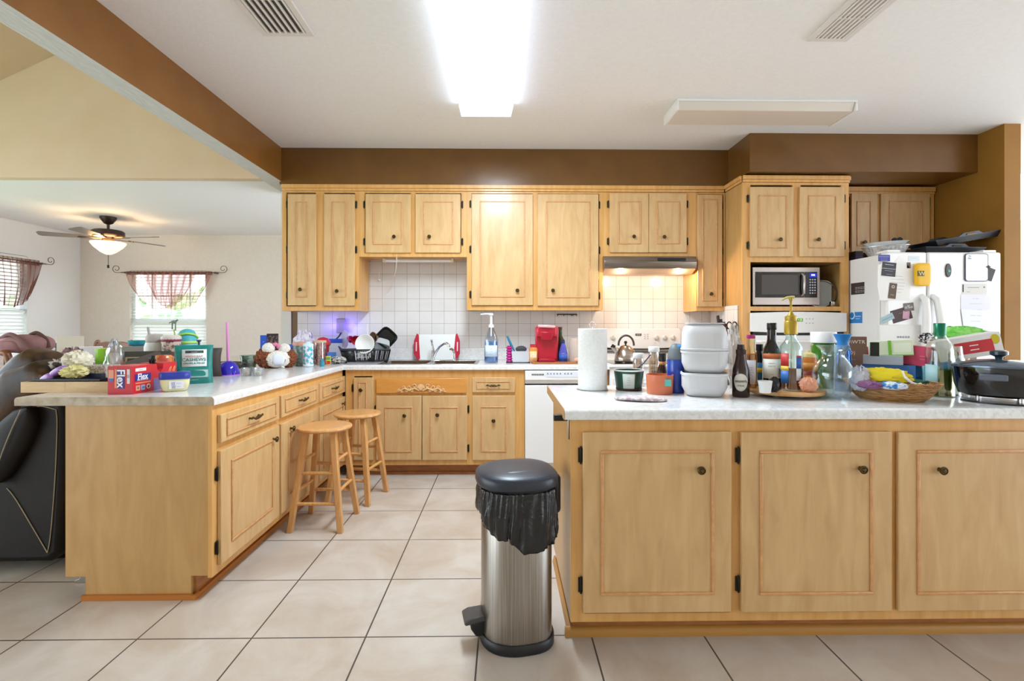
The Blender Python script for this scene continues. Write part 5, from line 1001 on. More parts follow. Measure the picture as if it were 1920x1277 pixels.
t = bottle('soap_dispenser', 'clear pump bottle half full of blue dish soap', 'soap bottle', 921, None, [(0, 0), (12, 0), (13, 2), (13, 42), (10, 52), (6, 62), (4.5, 66), (0, 66)], clear('#e8edf2', .82, .15), d=4.33, liquid=([(0, 1), (12.3, 2), (12.3, 40), (0, 40)], M('#1f74b8', .15)), lab=[(13, 12, 13, 33, '#cfe0ee', 1.0)], txt=[('----\n---\n----', 5, '#6b8db0', 22, 13)],
    extra=lambda t, k: (obj('pump', L((5, 66), (5, 71), (2.5, 72), (2, 88), (4, 89), (4, 92), (0, 92), n=14), M('#e9eaec', .4), t, k=k), obj('nozzle', B().tube([(3, 0, 91), (-10, 0, 91.5), (-20, 0, 90.5)], [2, 1.6, 1.1], 8), M('#e9eaec', .4), t, k=k)))
t, k = it('sponge_caddy', 'black tray with a magenta beaded stand and a clear bin', 'caddy', 972, None, CT, 4.33)
obj('tray', B().box(-23, 22, -8, 8, 0, 1.6), M('#2a2a2c', .4), t, k=k, bev=.6); obj('beaded_stand', L(*[(5.2+1.2*math.sin(i*1.25), 1.7+i*1.0) for i in range(31)], cx=-17), M('#b5267f', .4), t, k=k); obj('clear_bin', B().prism([(-10, 1.7), (18, 1.7), (21, 22), (-13, 22)], -7, 7), clear('#e6e8ec', .4), t, k=k)
loc, k = spot(958, None, CT+.12, 4.33); tag(obj('dish_brush', B().rod((-7, 0, 24), (2, 0, 4), 2, 10, 2.6).rod((2, 0, 4), (8, 0, -6), 2.2, 10, 1.6), M('#1f7a9c', .4), None, k=k, loc=loc), 'teal-handled dish brush leaning in the sponge caddy', 'brush')
loc, k = spot(977, None, CT+.095, 4.33); tag(obj('scrubbing_pad', B().blob((0, 0, 5), 10.5, .15, 8, 28, 1, .6, .6), mixm('scourer', '#2f3136', '#5a5d64', (1, 1, 1), 200, 3, .4, .6, .7, 1), None, k=k, loc=loc), 'dark curly scrubbing pad on top of the clear bin', 'scrubber')
cb = atd(1040, 680, 4.30); tag(obj('cutting_board', B().box(-.2, .21, -.11, .12, 0, .012), M('#a8693c', .45), None, bev=.003, loc=(cb.x, cb.y, CT+.0003)), 'flat reddish wooden board under the coffee maker', 'cutting board'); ZB = CT+.0126
bottle('vitamin_bottle', 'orange pill bottle with a red cap beside the coffee maker', 'bottle', 1000, None, [(0, 0), (7.5, 0), (8, 1), (8, 24), (6.5, 27), (0, 27)], M('#d9813c', .3), [(6, 27), (6.2, 27), (6.2, 33), (0, 33)], M('#b8252b', .4), [(8, 2, 8, 20, '#e9c08a', .9)], [('128', 8, '#f4ece0', 11, 8)], z=ZB, d=4.27)
t, k = it('coffee_maker', 'bright red single-serve coffee maker', 'coffee maker', 1025, None, ZB, 4.30); RED = M('#b8142e', .28, coat=.4)
obj('body', B().prism([(-20, 3), (20, 3), (22, 40), (22, 62), (20, 66), (-20, 66), (-22, 62), (-22, 40)], 2, 26), RED, t, k=k, bev=2.5, seg=3); obj('head', B().box(-19, 19, -10, 2.5, 46, 66), RED, t, k=k, bev=4, seg=4)
obj('lid_handle', B().tube(bend_tube([(-15, -9, 66.5), (0, -14, 66), (15, -9, 65)]), 2.6, 8), M('#e0b4b6', .3), t, k=k); obj('brew_spout', B().prism([(-10, 40), (10, 40), (12, 56), (-12, 56)], -13, -8), M('#a01028', .3), t, k=k, bev=1.5); obj('drip_tray', B().box(-15, 15, -14, 1.5, 0, 6), M('#a30f28', .35), t, k=k, bev=1.2); obj('base', B().box(-19, 19, 1.6, 24, 0, 3), RED, t, k=k, bev=.5)
bottle('cooking_oil_bottle', 'dark green bottle behind the coffee maker', 'bottle', 1050, None, [(0, 0), (8, 0), (8.5, 2), (8.5, 38), (4, 48), (3.4, 58), (0, 58)], M('#26331a', .1, coat=.4), [(3.8, 58), (3.8, 64), (0, 64)], M('#4a2b14', .4), z=CT+.0005, d=4.52)
bottle('creamer_bottle', 'purple and white spray-top creamer bottle right of coffee maker', 'bottle', 1056, None, [(0, 0), (8, 0), (8.5, 2), (8, 16), (5, 28), (3, 34), (0, 34)], M('#4b4aa8', .3), [(3, 34), (3.4, 36), (2.5, 41), (0, 42)], M('#23284a', .4), [(8.3, 2, 8.1, 14, '#2d55a8', 1.2)], [('----', 4.5, '#f0f0f4', 16, 8)], z=ZB, d=4.30)
bottle('glass_jar', 'empty clear glass jar half behind the paper towels', 'jar', 1075, None, [(0, 0), (9, 0), (9.5, 2), (9.5, 36), (7.5, 41), (7.5, 46), (7, 46), (7, 41), (8.8, 36), (8.8, 3), (0, 2)], clear('#f0e6dc', .6), d=4.36, z=CT+.0005)
crumple('garlic_bulb', 'small peach garlic lump at the board end near paper towels', 'garlic', 1081, None, 9, 8, 7, M('#dcae93', .6), z=CT+.013, d=4.22, seed=2, amp=.3) 
# white board with red handles
t, k = it('carving_board', 'white cutting board with red end grips leaning behind the faucet', 'cutting board', 819, None, CT+.004, 4.62); t.rotation_euler = (-.10, 0, 0)
obj('board', B().box(-34, 35, -1, 1, 0, 48), M('#eef0ee', .35), t, k=k, bev=.8)
for sx, nm in ((-1, 'left'), (1, 'right')):
    b = B().prism([(sx*31, 2), (sx*36, 0), (sx*43, 12), (sx*43, 36), (sx*38, 50), (sx*35, 48), (sx*34, 40)], -1.8, 1.8); obj('grip', b, M('#c2203c', .4), t, k=k, bev=.6); obj('grip_slot', B().box(min(sx*37, sx*40), max(sx*37, sx*40), -1.95, 1.95, 16, 34), M('#e8d6d8', .4), t, k=k, bev=.8)
# knife magnet strip on the tiles
p = atY(1063, 589.5, YW-.012); t = thing('hook_rail', 'thin dark hook rail on the tiles below the cabinet', 'hook rail', (p.x, YW-.0085, p.z)); obj('rail', B().box(-.096, .096, -.008, 0, -.006, .006), M('#4d443f', .4, .5), t, bev=.002)
for x in (-.09, -.03, .04, .055, .088): obj('hook', B().tube([(x, -.008, 0), (x, -.014, -.012), (x, -.022, -.016), (x, -.024, -.008)], .003, 6), M('#3a3230', .4, .6), t)
# knife block
t, k = it('knife_block', 'dark knife block full of knives and scissors near tall cabinet', 'knife block', 1358, None, CT+.0005, 4.19)
obj('block', B().prism([(-12, 0), (12, 0), (12, 56), (-12, 68)], -9, 9), M('#6b3a24', .4), t, k=k, bev=.6)
for i, (x, h) in enumerate(((-9, 88), (-4, 81), (1, 76), (4, 72))):
    for y in (-4, 3): obj('knife_handle', B().tube([(x*.9, y, 58), (x-2, y-1, h+(3 if y > 0 else 0))], [2.2, 2.7], 8), M(['#241a17', '#3a2620', '#5a3326', '#241a17'][i], .4), t, k=k)
b = B(); 
for sx in (-1, 1): b.tube([(13+sx*4.5+4*math.cos(a), -2, 72+6.5*math.sin(a)) for a in [2*PI*i/20 for i in range(20)]], 1.2, 8, True).rod((13+sx*3, -2, 66), (10, -2, 50), 1.5, 8)
obj('scissors', b, M('#2a1c18', .4), t, k=k)
# ---- dish rack and dishes
t, k = it('dish_rack', 'black plastic dish rack beside the sink', 'dish rack', 686, None, CT+.0005, 4.37); RK = M('#141416', .4)
b = B(); b.box(-40, 40, -15, 15, 2, 3.5)
vs = [(-39, -15, 2), (39, -15, 2), (39, 15, 2), (-39, 15, 2), (-44, -19, 24), (44, -19, 24), (44, 19, 24), (-44, 19, 24)]
obj('tray', b, RK, t, k=k); w_ = B()
def wl(a, c, n, u0, u1):
    for i in range(n):
        u = (u0+(u1-u0)*(i+.5)/n); p0 = Vector(vs[a]).lerp(Vector(vs[c]), u); p1 = Vector(vs[a+4]).lerp(Vector(vs[c+4]), u); w_.rod(p0, p1, 1, 6)
wl(0, 1, 8, .72, 1); wl(1, 2, 8, 0, 1); wl(3, 2, 18, 0, 1); wl(0, 3, 8, 0, 1); wl(0, 1, 6, .28, .52)
w_.tube([vs[4], vs[5], vs[6], vs[7]], 1.6, 6, True); w_.tube([vs[4], (vs[4][0]-4, 0, 30), vs[7]], 1.3, 6)
obj('wire_side', w_, RK, t, k=k)
def quad(u0, u1): 
    P = lambda u, z: Vector(vs[0]).lerp(Vector(vs[1]), u).lerp(Vector(vs[4]).lerp(Vector(vs[5]), u), z); return B().add([P(u0, 0), P(u1, 0), P(u1, 1), P(u0, 1)], [(0, 1, 2, 3)])
for u0, u1 in ((0, .27), (.54, .7)): obj('side_panel', quad(u0, u1), RK, t, k=k, solid=1.2)
for x in (-36, 36): obj('foot', B().box(x-3, x+3, -14, -9, 0, 2), RK, t, k=k)
b = B()
for i in range(9): x = -17+i*3.1; z = 6+2*((i*7) % 3); b.rod((x, -17.4-z*.12, z), (x+(1 if i % 2 else -.6), -19.2, z+12-(i % 4)), .75, 6)
b.rod((-18, -19, 17), (9, -19, 17), .6, 6).rod((-16, -18.3, 10), (4, -18.3, 11), .6, 6); obj('lattice_print', b, M('#b9b9b4', .5), t, k=k)
def dish(name, label, cat, px, py, d, prof, mat, tilt, rzz=0, n=36, **kw):
    p = atd(px, py, d); k = d/F; return tag(obj(name, L(*prof, n=n), mat, None, k=k, loc=p, rot=(tilt, 0, rzz), **kw), label, cat)
bw = [(0, -7), (9, -7), (14, -3), (18, 4), (17.2, 4), (13, -2), (8, -5.6), (0, -5.6)]
dish('bowl', 'white bowl lying on its side in the dish rack', 'bowl', 685, 645, 4.30, bw, WHITE, PI/2-.15)
dish('bowl', 'small red bowl behind the white bowl in the rack', 'bowl', 670, 638, 4.40, [(r*.62, z*.62) for r, z in bw], M('#c2222e', .3), PI/2+.5)
dish('cup', 'small magenta toddler cup in the dish rack', 'cup', 657, 637, 4.42, [(0, -4), (4.5, -4), (5.5, 5), (5, 5), (4, -3), (0, -3)], M('#c8367e', .35), .8)
dish('plate', 'translucent lilac plate standing in the back of the rack', 'plate', 648, 636, 4.46, [(0, -.6), (13, -.6), (17, 1), (17, 1.8), (12, .2), (0, .2)], clear('#d8d4ee', .45), PI/2, -.9)
dish('bowl', 'brown bowl standing behind the white bowl in the rack', 'bowl', 702, 634, 4.42, [(r*.66, z*.8) for r, z in bw], M('#8a6a50', .35), PI/2, -.7)
def sqp(a, z): return 1/((abs(math.cos(a))**4+abs(math.sin(a))**4)**.25)
p = atd(724, 633, 4.42); tag(obj('baking_pan', B().lathe([(0, -2), (14, -2), (16, 2), (17.5, 3), (17.5, 4), (15, 3), (13, -.8), (0, -.8)], 48, fn=sqp), BLACK, None, k=4.42/F, loc=p, rot=(PI/2+.1, .75, .3)), 'black square baking pan tilted in the dish rack', 'pan')
p = atd(717, 645, 4.36); tag(obj('glass_container', B().lathe([(0, -6), (11, -6), (12, -4), (14, 6), (15, 6.6), (14, 7), (11, -4), (0, -4.8)], 40, fn=sqp), clear('#dfe3e3', .55), None, k=4.36/F, loc=p, rot=(PI-.5, .3, .3)), 'clear square glass container upside down in the rack', 'container')
loc, k = spot(690, None, CT+.02, 4.38); tag(obj('whisk_straw', B().rod((0, 0, 4), (-1, 0, 68), .7, 6), M('#e8e8ea', .4), None, k=k, loc=loc), 'thin white straw standing up from the dish rack', 'straw')
# ---- wall plug with blue glow, cable, zip bags
p = atY(640, 611, YW-.02); t = thing('plug_in_nightlight', 'white wall night light glowing violet blue on the tiles', 'night light', (p.x, YW-.0085, p.z))
obj('body', B().box(-.044, .044, -.035, -.012, -.07, .07), M('#a39a98', .5), t, bev=.012, seg=3); obj('glow_ring', B().box(-.036, .036, -.012, -.001, -.06, .06), M('#3a35ff', .5, emit=2.5), t)
for sx in (-1, 1): pl('nightlight_glow', (p.x+sx*.08, YW-.075, p.z+.0), .5, (.13, .08, 1), .03)
cab = bend_tube([(p.x+.0, YW-.03, p.z-.07), (p.x-.02, YW-.10, p.z-.12), (p.x-.12, YW-.2, p.z-.2), (p.x-.26, YW-.3, CT+.03), (p.x-.42, YW-.35, CT+.006), (p.x-.6, YW-.4, CT+.006)]); tag(obj('power_cable', B().tube(cab, .006, 8), BLACK, None), 'black power cable drooping from the night light to the worktop', 'cable')
for i, (cx_, d_, w, h, c, lb) in enumerate(((622, 4.52, 36, 42, '#2b52c0', 'box of zip bags with blue top stripe behind the cable'),)):
    cuboid('zip_bag_box', lb, 'box', cx_+4, None, w, h, 12, clear('#dfe2ec', .3), d=d_, z=CT+.0005, cam_face=False, extra=lambda t, k: (panel(t, k, -18, 18, 34, 42, -6.2, M('#2b52c0', .4), 'stripe'), text('-- --- --', 5, M('#8c93b0', .5), t, (0, -6.4, 24), k=k)))
cuboid('wipes_pack', 'small blue and grey pack left of the dish rack', 'pack', 622, None, 16, 20, 8, M('#4d7fc8', .4), d=4.32, z=CT+.0005)
# ---- cabinet underside light and its cord
a, c = atY(718, 490, YU+.12), atY(851, 495, YU+.12); t = thing('under_cabinet_light', 'thin white tube light under the short cabinet above the sink', 'light', ((a.x+c.x)/2, YU+.12, ZS-.001)); w = (c.x-a.x)/2
obj('tube', B().rod((-w+.02, 0, -.018), (w-.02, 0, -.018), .014, 12), M('#e4dede', .35), t)
for sx in (-1, 1): obj('end_cap', B().box(min(sx*w, sx*(w-.025)), max(sx*w, sx*(w-.025)), -.02, .02, -.034, 0), M('#d9c9a8', .4), t, bev=.003)
p = atY(744, 478, YU-.03); q = [atY(x, y, YU+dy) for x, y, dy in ((744, 478, -.03), (743, 500, .05), (739, 520, .2), (733, 540, .3), (722, 552, .315))]
tag(obj('light_cord', B().tube(bend_tube([tuple(v) for v in q]), .003, 6), M('#e6e3e0', .4), None), 'thin white cord dangling from the short cabinet over the sink', 'cord')
q = atY(711, 523, YW-.02); tag(obj('wall_hook', B().lathe([(0, -.01), (.012, -.008), (.012, .006), (.004, .01), (.003, .07), (0, .07)], 12), M('#e9e9ea', .3), None, loc=(q.x, YW-.022, q.z-.01)), 'small white hook on the tiles left of the cord', 'hook')
# ================================================================ PENINSULA CLUTTER, near end first
t, k = it('wooden_box', 'shallow pale wooden box at the left near corner of the peninsula', 'box', 157, None, CT, 2.50, cam_face=False)
bx = B(); bx.box(-78, 78, -40, 40, 0, 2); bx.box(-78, 0, -40, -37, 2, 19).box(.4, 78, -40, -37, 2, 19).box(-78, 78, 37, 40, 2, 19).box(-78, -75, -37, 37, 2, 19).box(75, 78, -37, 37, 2, 19); obj('frame', bx, mixm('pale_pine', '#c9a878', '#d9bb8d', (2, 12, 12), 4, 3, .3, .7, .5), t, k=k); KW = k
obj('inner_panel', B().box(-74.5, 74.5, -36.5, 36.5, 14, 18.6), M('#2c2320', .5), t, k=k)
ZW = CT+19.1*KW
cuboid('flat_tray', 'black flat tray lying on the pale wooden box', 'tray', 150, None, 120, 4, 58, M('#1d1816', .35), z=ZW, d=2.50, cam_face=False)
ZW2 = ZW+4.1*KW
cuboid('tissue_box', 'low speckled grey box with navy base on the black frame', 'box', 188, None, 48, 22, 36, mixm('speckle', '#8d847c', '#c9bfb4', (1, 1, 1), 90, 2, .42, .56, .7), z=ZW2, d=2.53, cam_face=False, pname='upper', extra=lambda t, k: panel(t, k, -24.3, 24.3, -.0, 8, -18.1, M('#232c55', .5), 'base_band'))
loc, k = spot(104, None, ZW+.012, 2.44); t = thing('hair_brush', 'shiny purple plastic brush lying across the wooden box corner', 'brush', loc, -.1)
obj('head', B(Matrix.Rotation(-.5, 4, 'Y')).blob((12, 0, 9), 1, 0, 1, 24, 17, 8, 6, ex=.7), M('#9a6cc0', .25, coat=.4), t, k=k); obj('handle', B(Matrix.Rotation(-.5, 4, 'Y')).blob((-13, -2, 8), 1, 0, 1, 24, 15, 6, 7, ex=.8), M('#a779c9', .25, coat=.4), t, k=k)
crumple('rubber_glove', 'crumpled pale yellow rubber glove draped over the wooden box', 'glove', 140, None, 40, 22, 34, M('#e3dc9a', .5), z=ZW+.012, d=2.44, seed=31, amp=.4, ns=1.7)
crumple('paper_towel', 'crumpled cream paper towel on top of the yellow glove', 'paper towel', 146, None, 44, 36, 30, mixm('tissue', '#d9d2b8', '#efead8', (1, 1, 1), 40, 3, .3, .7, .8), z=ZW+.04, d=2.50, seed=33, amp=.45, ns=1.9)
# red zip-bag carton, square to the room
p0 = atd(207.5, 740, 2.345); p1 = atd(254, 740, 2.345); t = thing('zip_bag_box', 'long red carton with blue panels and white lettering at the counter edge', 'box', ((p0.x+p1.x)/2, 2.335+.02, CT)); w = (p1.x-p0.x)/2; hh = .132; RD = M('#c4232f', .4)
ln = .31
obj('carton', B().prism([(0, 0), (ln, 0), (ln, hh), (.21, hh), (.205, hh-.03), (.19, hh-.045), (.165, hh-.03), (.16, hh), (0, hh)], -w, w, 'x'), RD, t, bev=.001); obj('inside', B().box(-w+.003, w-.003, .14, .22, .02, hh-.045), M('#17161a', .6), t)
def pz(x0, x1, z0, z1, c, n='panel'): obj(n, B().box(x0, x1, -.0012, -.0003, z0, z1), M(c, .45), t)
def ps(y0, y1, z0, z1, c, n='panel'): obj(n, B().box(w+.0003, w+.0012, y0, y1, z0, z1), M(c, .45), t)
pz(-.015, .020, .028, .118, '#2c2f86'); pz(-.025, -.016, .03, .118, '#dd8a5c'); pz(.032, .045, .05, .118, '#ded4cf'); pz(-.054, -.03, .075, .115, '#dd9a7c'); pz(-.05, -.032, .06, .075, '#4d6db5')
text('Flex', .052, M('#f2eef2', .5), t, (.003, -.0016, .075), rot=(PI/2, PI/2, 0), name='lettering', bold=.001); text('------', .012, M('#f2eef2', .5), t, (-.009, -.0016, .075), rot=(PI/2, PI/2, 0)); text('||||||', .01, M('#463a40', .5), t, (.0385, -.0016, .085), rot=(PI/2, PI/2, 0))
SR = (PI/2, 0, PI/2)
ps(.015, .085, .105, .120, '#e6dcd8'); ps(.012, .118, .060, .092, '#2c2f86'); ps(.016, .115, .046, .052, '#e0885a'); ps(.018, .045, .014, .038, '#dd9a7c'); ps(.052, .078, .014, .038, '#8fa6cf'); ps(.135, .19, .0, .06, '#6f6690')
text('Flex', .040, M('#f2eef2', .5), t, (w+.0016, .062, .078), rot=SR, bold=.0008); text('MULTIPURPOSE', .0105, M('#f2eef2', .5), t, (w+.0016, .062, .0635), rot=SR); text('-------', .0115, M('#6d3036', .5), t, (w+.0016, .05, .1125), rot=SR); text('O', .034, M('#e9e2e2', .5), t, (w+.0016, .1, .026), rot=SR, bold=.001); text('50', .016, M('#6b3a34', .5), t, (w+.0016, .031, .026), rot=SR); text('2X', .014, M('#2c3f86', .5), t, (w+.0016, .065, .026), rot=SR)
obj('bunny_print', B().tube([(w+.001, .255+.016*math.cos(a)*.35+.01*math.sin(a), .09+.02*math.sin(a)) for a in [2*PI*i/20 for i in range(20)]], .0018, 5, True).tube([(w+.001, .285-.016*math.cos(a)*.35-.01*math.sin(a)*-1, .09+.02*math.sin(a)) for a in [2*PI*i/20 for i in range(20)]], .0018, 5, True), M('#e2a24c', .5), t)
# petroleum jelly tub
t, k = it('jelly_tub', 'small squarish tub of pale yellow jelly with a royal blue lid', 'tub', 328, 733)
def sq5(a, z): return 1/((abs(math.cos(a))**4.5+abs(math.sin(a))**4.5)**(1/4.5))
obj('body', L((0, 0), (16, 0), (20, 3), (23, 14), (23.5, 24), (0, 24), n=48, sy=.72, fn=sq5), M('#ded6a6', .25, coat=.4), t, k=k); obj('lid', L((24.5, 23), (25, 24), (25, 34), (24, 36), (0, 36), n=48, sy=.72, fn=sq5), M('#24379a', .3, coat=.3), t, k=k)
obj('label', B().box(-9, 14, -17.3, -16.2, 6, 20), M('#e4e3e6', .5), t, k=k); text('|||| ----\n|||| ---', 6, M('#6c6f90', .5), t, (2, -17.6, 13), k=k)
# cashew pouch
t, k = it('snack_pouch', 'teal stand-up pouch of cashews with white label panel', 'snack bag', 364, 719)
def pch(u, v):
    a = 2*PI*u; th = 11*(1-v)**.6+.5; x = 31*math.copysign(abs(math.cos(a))**.35, math.cos(a))*(1-.05*math.sin(PI*v)); return (x, th*math.sin(a)*(1+.15*math.sin(v*9+u*7)), 72*v)
obj('pouch', B().grid(pch, 60, 24, True), mixm('teal_pouch', '#12706a', '#1a7f77', (1, 1, 1), 20, 3, .3, .7, .25, .1), t, k=k)
def sl(x0, x1, z0, z1, m, nm='label'):
    b = B(); n_ = 8
    vs = []; 
    for i in range(n_+1):
        z = z0+(z1-z0)*i/n_; y = -(11*(1-z/72)**.6+.5)-.9; vs += [(x0, y, z), (x1, y, z)]
    b.add(vs, [(2*i, 2*i+1, 2*i+3, 2*i+2) for i in range(n_)]); return obj(nm, b, m, t, k=k, solid=.3)
sl(-19, 20, 32, 64, M('#dde3e2', .5)); sl(-14, 15, 57, 62, M('#2a3a38', .5)); sl(-21, 22, 12, 26, clear('#b9d6d0', .4), 'window')
for s_, sz, c, z in (('------', 5, '#d6cfae', 59.5), ('WHOLE RAW', 4.6, '#c06a5a', 51), ('CASHEWS', 8.4, '#1c6a60', 45), ('HALVES & PIECES', 4.6, '#1c6a60', 38.5), ('-- ------ --', 3.4, '#cfe6e0', 8)):
    text(s_, sz, M(c, .5), t, (0, -(11*(1-z/72)**.6+.5)-1.9, z), k=k, bold=.05)
# dark grey folder leaning, cushions, jars
loc, k = spot(258, None, CT, 2.78); t = tag(obj('folder', B().prism([(-42, 0), (36, 0), (34, 60), (28, 62), (-30, 38)], -.8, .8), M('#5b504c', .45), None, k=k, loc=loc, rot=(-.35, 0, .55), bev=.3), 'dark grey folded cover leaning behind the red carton', 'folder')
loc, k = spot(296, None, CT+hh+.001, 2.56); tag(obj('hair_clip', B().blob((0, 0, 5), 6, .5, 3, 24, 1, .7, 1.3), BLACK, None, k=k, loc=(-1.80, 2.56, CT+hh+.0008)), 'black hair clip on top of the red carton', 'hair clip')
def cushion(label, cx, d, w_, h_, rz, col, panel_):
    loc, k = spot(cx, None, CT+.001, d); t = thing('gift_bag', label, 'bag', loc, rz)
    obj('bag', B().grid(lambda u, v: (w_*math.copysign(abs(math.cos(2*PI*u))**.5, math.cos(2*PI*u))*(1+.12*(2*v-1)**2), 8*math.sin(2*PI*u)*(1-abs(2*v-1)**3*.95), h_*2*v), 48, 16, True), M(col, .5), t, k=k)
    if panel_:
        obj('print', B().box(-w_*.78, w_*.78, -8.9, -8.3, h_*.5, h_*1.65), M('#b9a386', .5), t, k=k); obj('print_centre', B().box(-w_*.7, w_*.7, -9.3, -8.92, h_*.58, h_*1.57), M('#54483a', .5), t, k=k); text('xxxxxx\nxxxxxx', 9, M('#b0714e', .5), t, (0, -9.6, h_*1.05), k=k)
    return t
cushion('dark patterned gift bag lying behind the grey folder', 272, 2.88, 36, 28, -.35+.8, '#3b3a32', True)
cushion('plain dark brown bag behind the teal cashew pouch', 386, 3.12, 24, 27, .5, '#3f332c', False)
bottle('candle_jar', 'red and orange patterned jar behind the red carton', 'jar', 307, None, [(0, 0), (15, 0), (16, 2), (16, 44), (12, 50), (0, 51)], mixm('red_jar', '#c9503c', '#dd8a4c', (1, 1, 1), 30, 2, .45, .55, .25, coat=.3), d=2.86, lab=[(16, 14, 16, 34, '#c94a3e', 1.0)])
GK = 'drinking bottles in front of the dining window'
bottle('tumbler', 'white sports tumbler with grey flip straw by the window', 'tumbler', 291, None, [(0, 0), (16, 0), (17, 2), (17.5, 60), (15, 68), (0, 68)], M('#dcdad6', .35), [(14.5, 68), (15, 69), (15, 79), (12, 83), (0, 84)], M('#b4aea8', .5), d=3.02, lab=[(17, 34, 17.2, 50, '#e6e4e4', 1.1)], txt=[('F', 15, '#2a3a80', 45, 17.2)], extra=lambda t, k: obj('straw', B().rod((-9, 0, 82), (-11, 0, 97), 2.2, 10), M('#a9a6a0', .5), t, k=k))
bottle('tumbler', 'floral pale pink tumbler beside the white sports tumbler', 'tumbler', 321, None, [(0, 0), (13, 0), (14, 2), (16, 76), (0, 76)], mixm('floral', '#6e5a4c', '#cfb7a9', (1, 1, 1), 40, 3, .44, .54, .35), [(16.4, 75), (16.6, 76), (16.4, 80), (12, 83), (0, 83)], M('#d6cdc5', .4), d=2.99, lab=[(15.9, 71, 16.2, 76, '#8e3b52', 3)])
loc, k = spot(326, None, CT+.262, 2.99); t = thing('straw_topper', 'grey-green animal figure topper on a green straw', 'toy figure', loc)
obj('straw', B().rod((2, 0, 0), (0, 0, 12), 1.3, 8), M('#a5b46a', .4), t, k=k); obj('figure', B().tube([(-3, 0, 12), (-3, 0, 24)], 1.2, 6).tube([(3, 0, 10), (3, 0, 24)], 1.2, 6).blob((0, 0, 26), 5, .2, 2, 16, 1.1, .5, .6).tube([(3, 0, 27), (7, 0, 30)], 1.6, 6).tube([(-4, 0, 26), (-9, 0, 24)], .9, 6), M('#77837a', .5), t, k=k)
bottle('tumbler', 'aqua child bottle with lime green ring and dome lid', 'tumbler', 351, None, [(0, 0), (15, 0), (16, 2), (17, 50), (16.5, 62), (0, 62)], M('#86c4dd', .3), None, None, d=3.14, lab=[(16.7, 62, 16.9, 67, '#b8dc62', 3.1)], extra=lambda t, k: (obj('dome_lid', L((16, 62), (16.5, 67), (16, 76), (12, 85), (6, 89), (0, 90)), M('#4fb0bd', .3), t, k=k), obj('lime_strap', B().tube([(16.3*math.cos(a), -16.3*abs(math.sin(a)), 72+9*math.sin(a)) for a in [PI*i/16 for i in range(17)]], 2, 8), M('#a4d64e', .35), t, k=k)))
bottle('lotion_bottle', 'navy pump lotion bottle right of the aqua child bottle', 'bottle', 373, None, [(0, 0), (12, 0), (13, 2), (13, 46), (8, 54), (5, 56), (0, 56)], M('#27408c', .3), [(6, 56), (6, 64), (2, 65), (2, 71), (4, 72), (4, 75), (0, 75)], M('#3d3f58', .4), d=2.96)
bottle('lotion_tube', 'bright lime green tube standing behind the grey speckled box', 'tube', 192, None, [(0, 0), (8, 0), (8.6, 1), (8.6, 12), (10, 14), (10.5, 40), (10.5, 70), (0, 72)], M('#8fcb2c', .3), d=2.655, lab=[(10.4, 26, 10.5, 46, '#6fa63a', .8)])
crumple('plastic_bag', 'crinkled clear bag between the lime tube and gift bag', 'bag', 215, None, 30, 84, 24, clear('#e8ebee', .66, .2), z=CT, d=2.66, seed=41, amp=.25, ns=2.2)
# blue dome toy with pink pole
t, k = it('plunger_toy', 'shiny blue dome with a tall pink stick on the peninsula', 'toy', 428, 703)
obj('dome', L((19.5, 0), (19.5, 3), (17.5, 13), (12, 22), (5, 26), (0, 27), n=40), M('#2a1fa8', .12, coat=.5), t, k=k); obj('pink_rim', L((16, -.0), (20.5, 0), (20.5, 1.4), (16, 1.4), n=40), M('#b569c4', .3), t, k=k); obj('stick', B().tube([(0, 0, 26), (-1, 0, 60), (-2.5, 0, 99)], [2.9, 2.5, 2.2], 14), M('#d68abc', .35), t, k=k)
for cx_, c, lb in ((463, '#d98a3c', 'small clear cup holding an orange candy piece'), (484, '#d8d28a', 'small clear cup holding a pale yellow candy piece')):
    bottle('snack_cup', lb, 'cup', cx_, 705, [(0, 0), (8.5, 0), (10.5, 15), (11.2, 15.2), (10, 15), (8, 1), (0, 1)], clear('#eef0f2', .72), extra=lambda t, k, c=c: obj('candy_piece', B().blob((0, 0, 5), 4.6, .15, 2, 18), M(c, .4), t, k=k))
crumple('black_bag', 'flattened dark grey bag behind the blue dome toy', 'bag', 428, None, 64, 15, 60, M('#34312e', .4), z=CT, d=3.62, seed=44, amp=.35)
t, k = it('glass_container', 'rectangular glass dish with grey-blue contents near the plush', 'container', 467, None, CT+.001, 3.85)
def sq4(a, z): return 1/((abs(math.cos(a))**5+abs(math.sin(a))**5)**.2)
obj('dish', L((0, 0), (12, 0), (15, 22), (16, 22.5), (14.5, 22), (11.5, 1.5), (0, 1.5), n=40, fn=sq4), clear('#d9e6e0', .66), t, k=k); obj('contents', L((0, 2), (11.5, 2), (13, 13), (0, 14), n=40, fn=sq4), mixm('leftovers', '#3a4f60', '#8a9aa2', (1, 1, 1), 80, 3, .4, .6, .6), t, k=k)
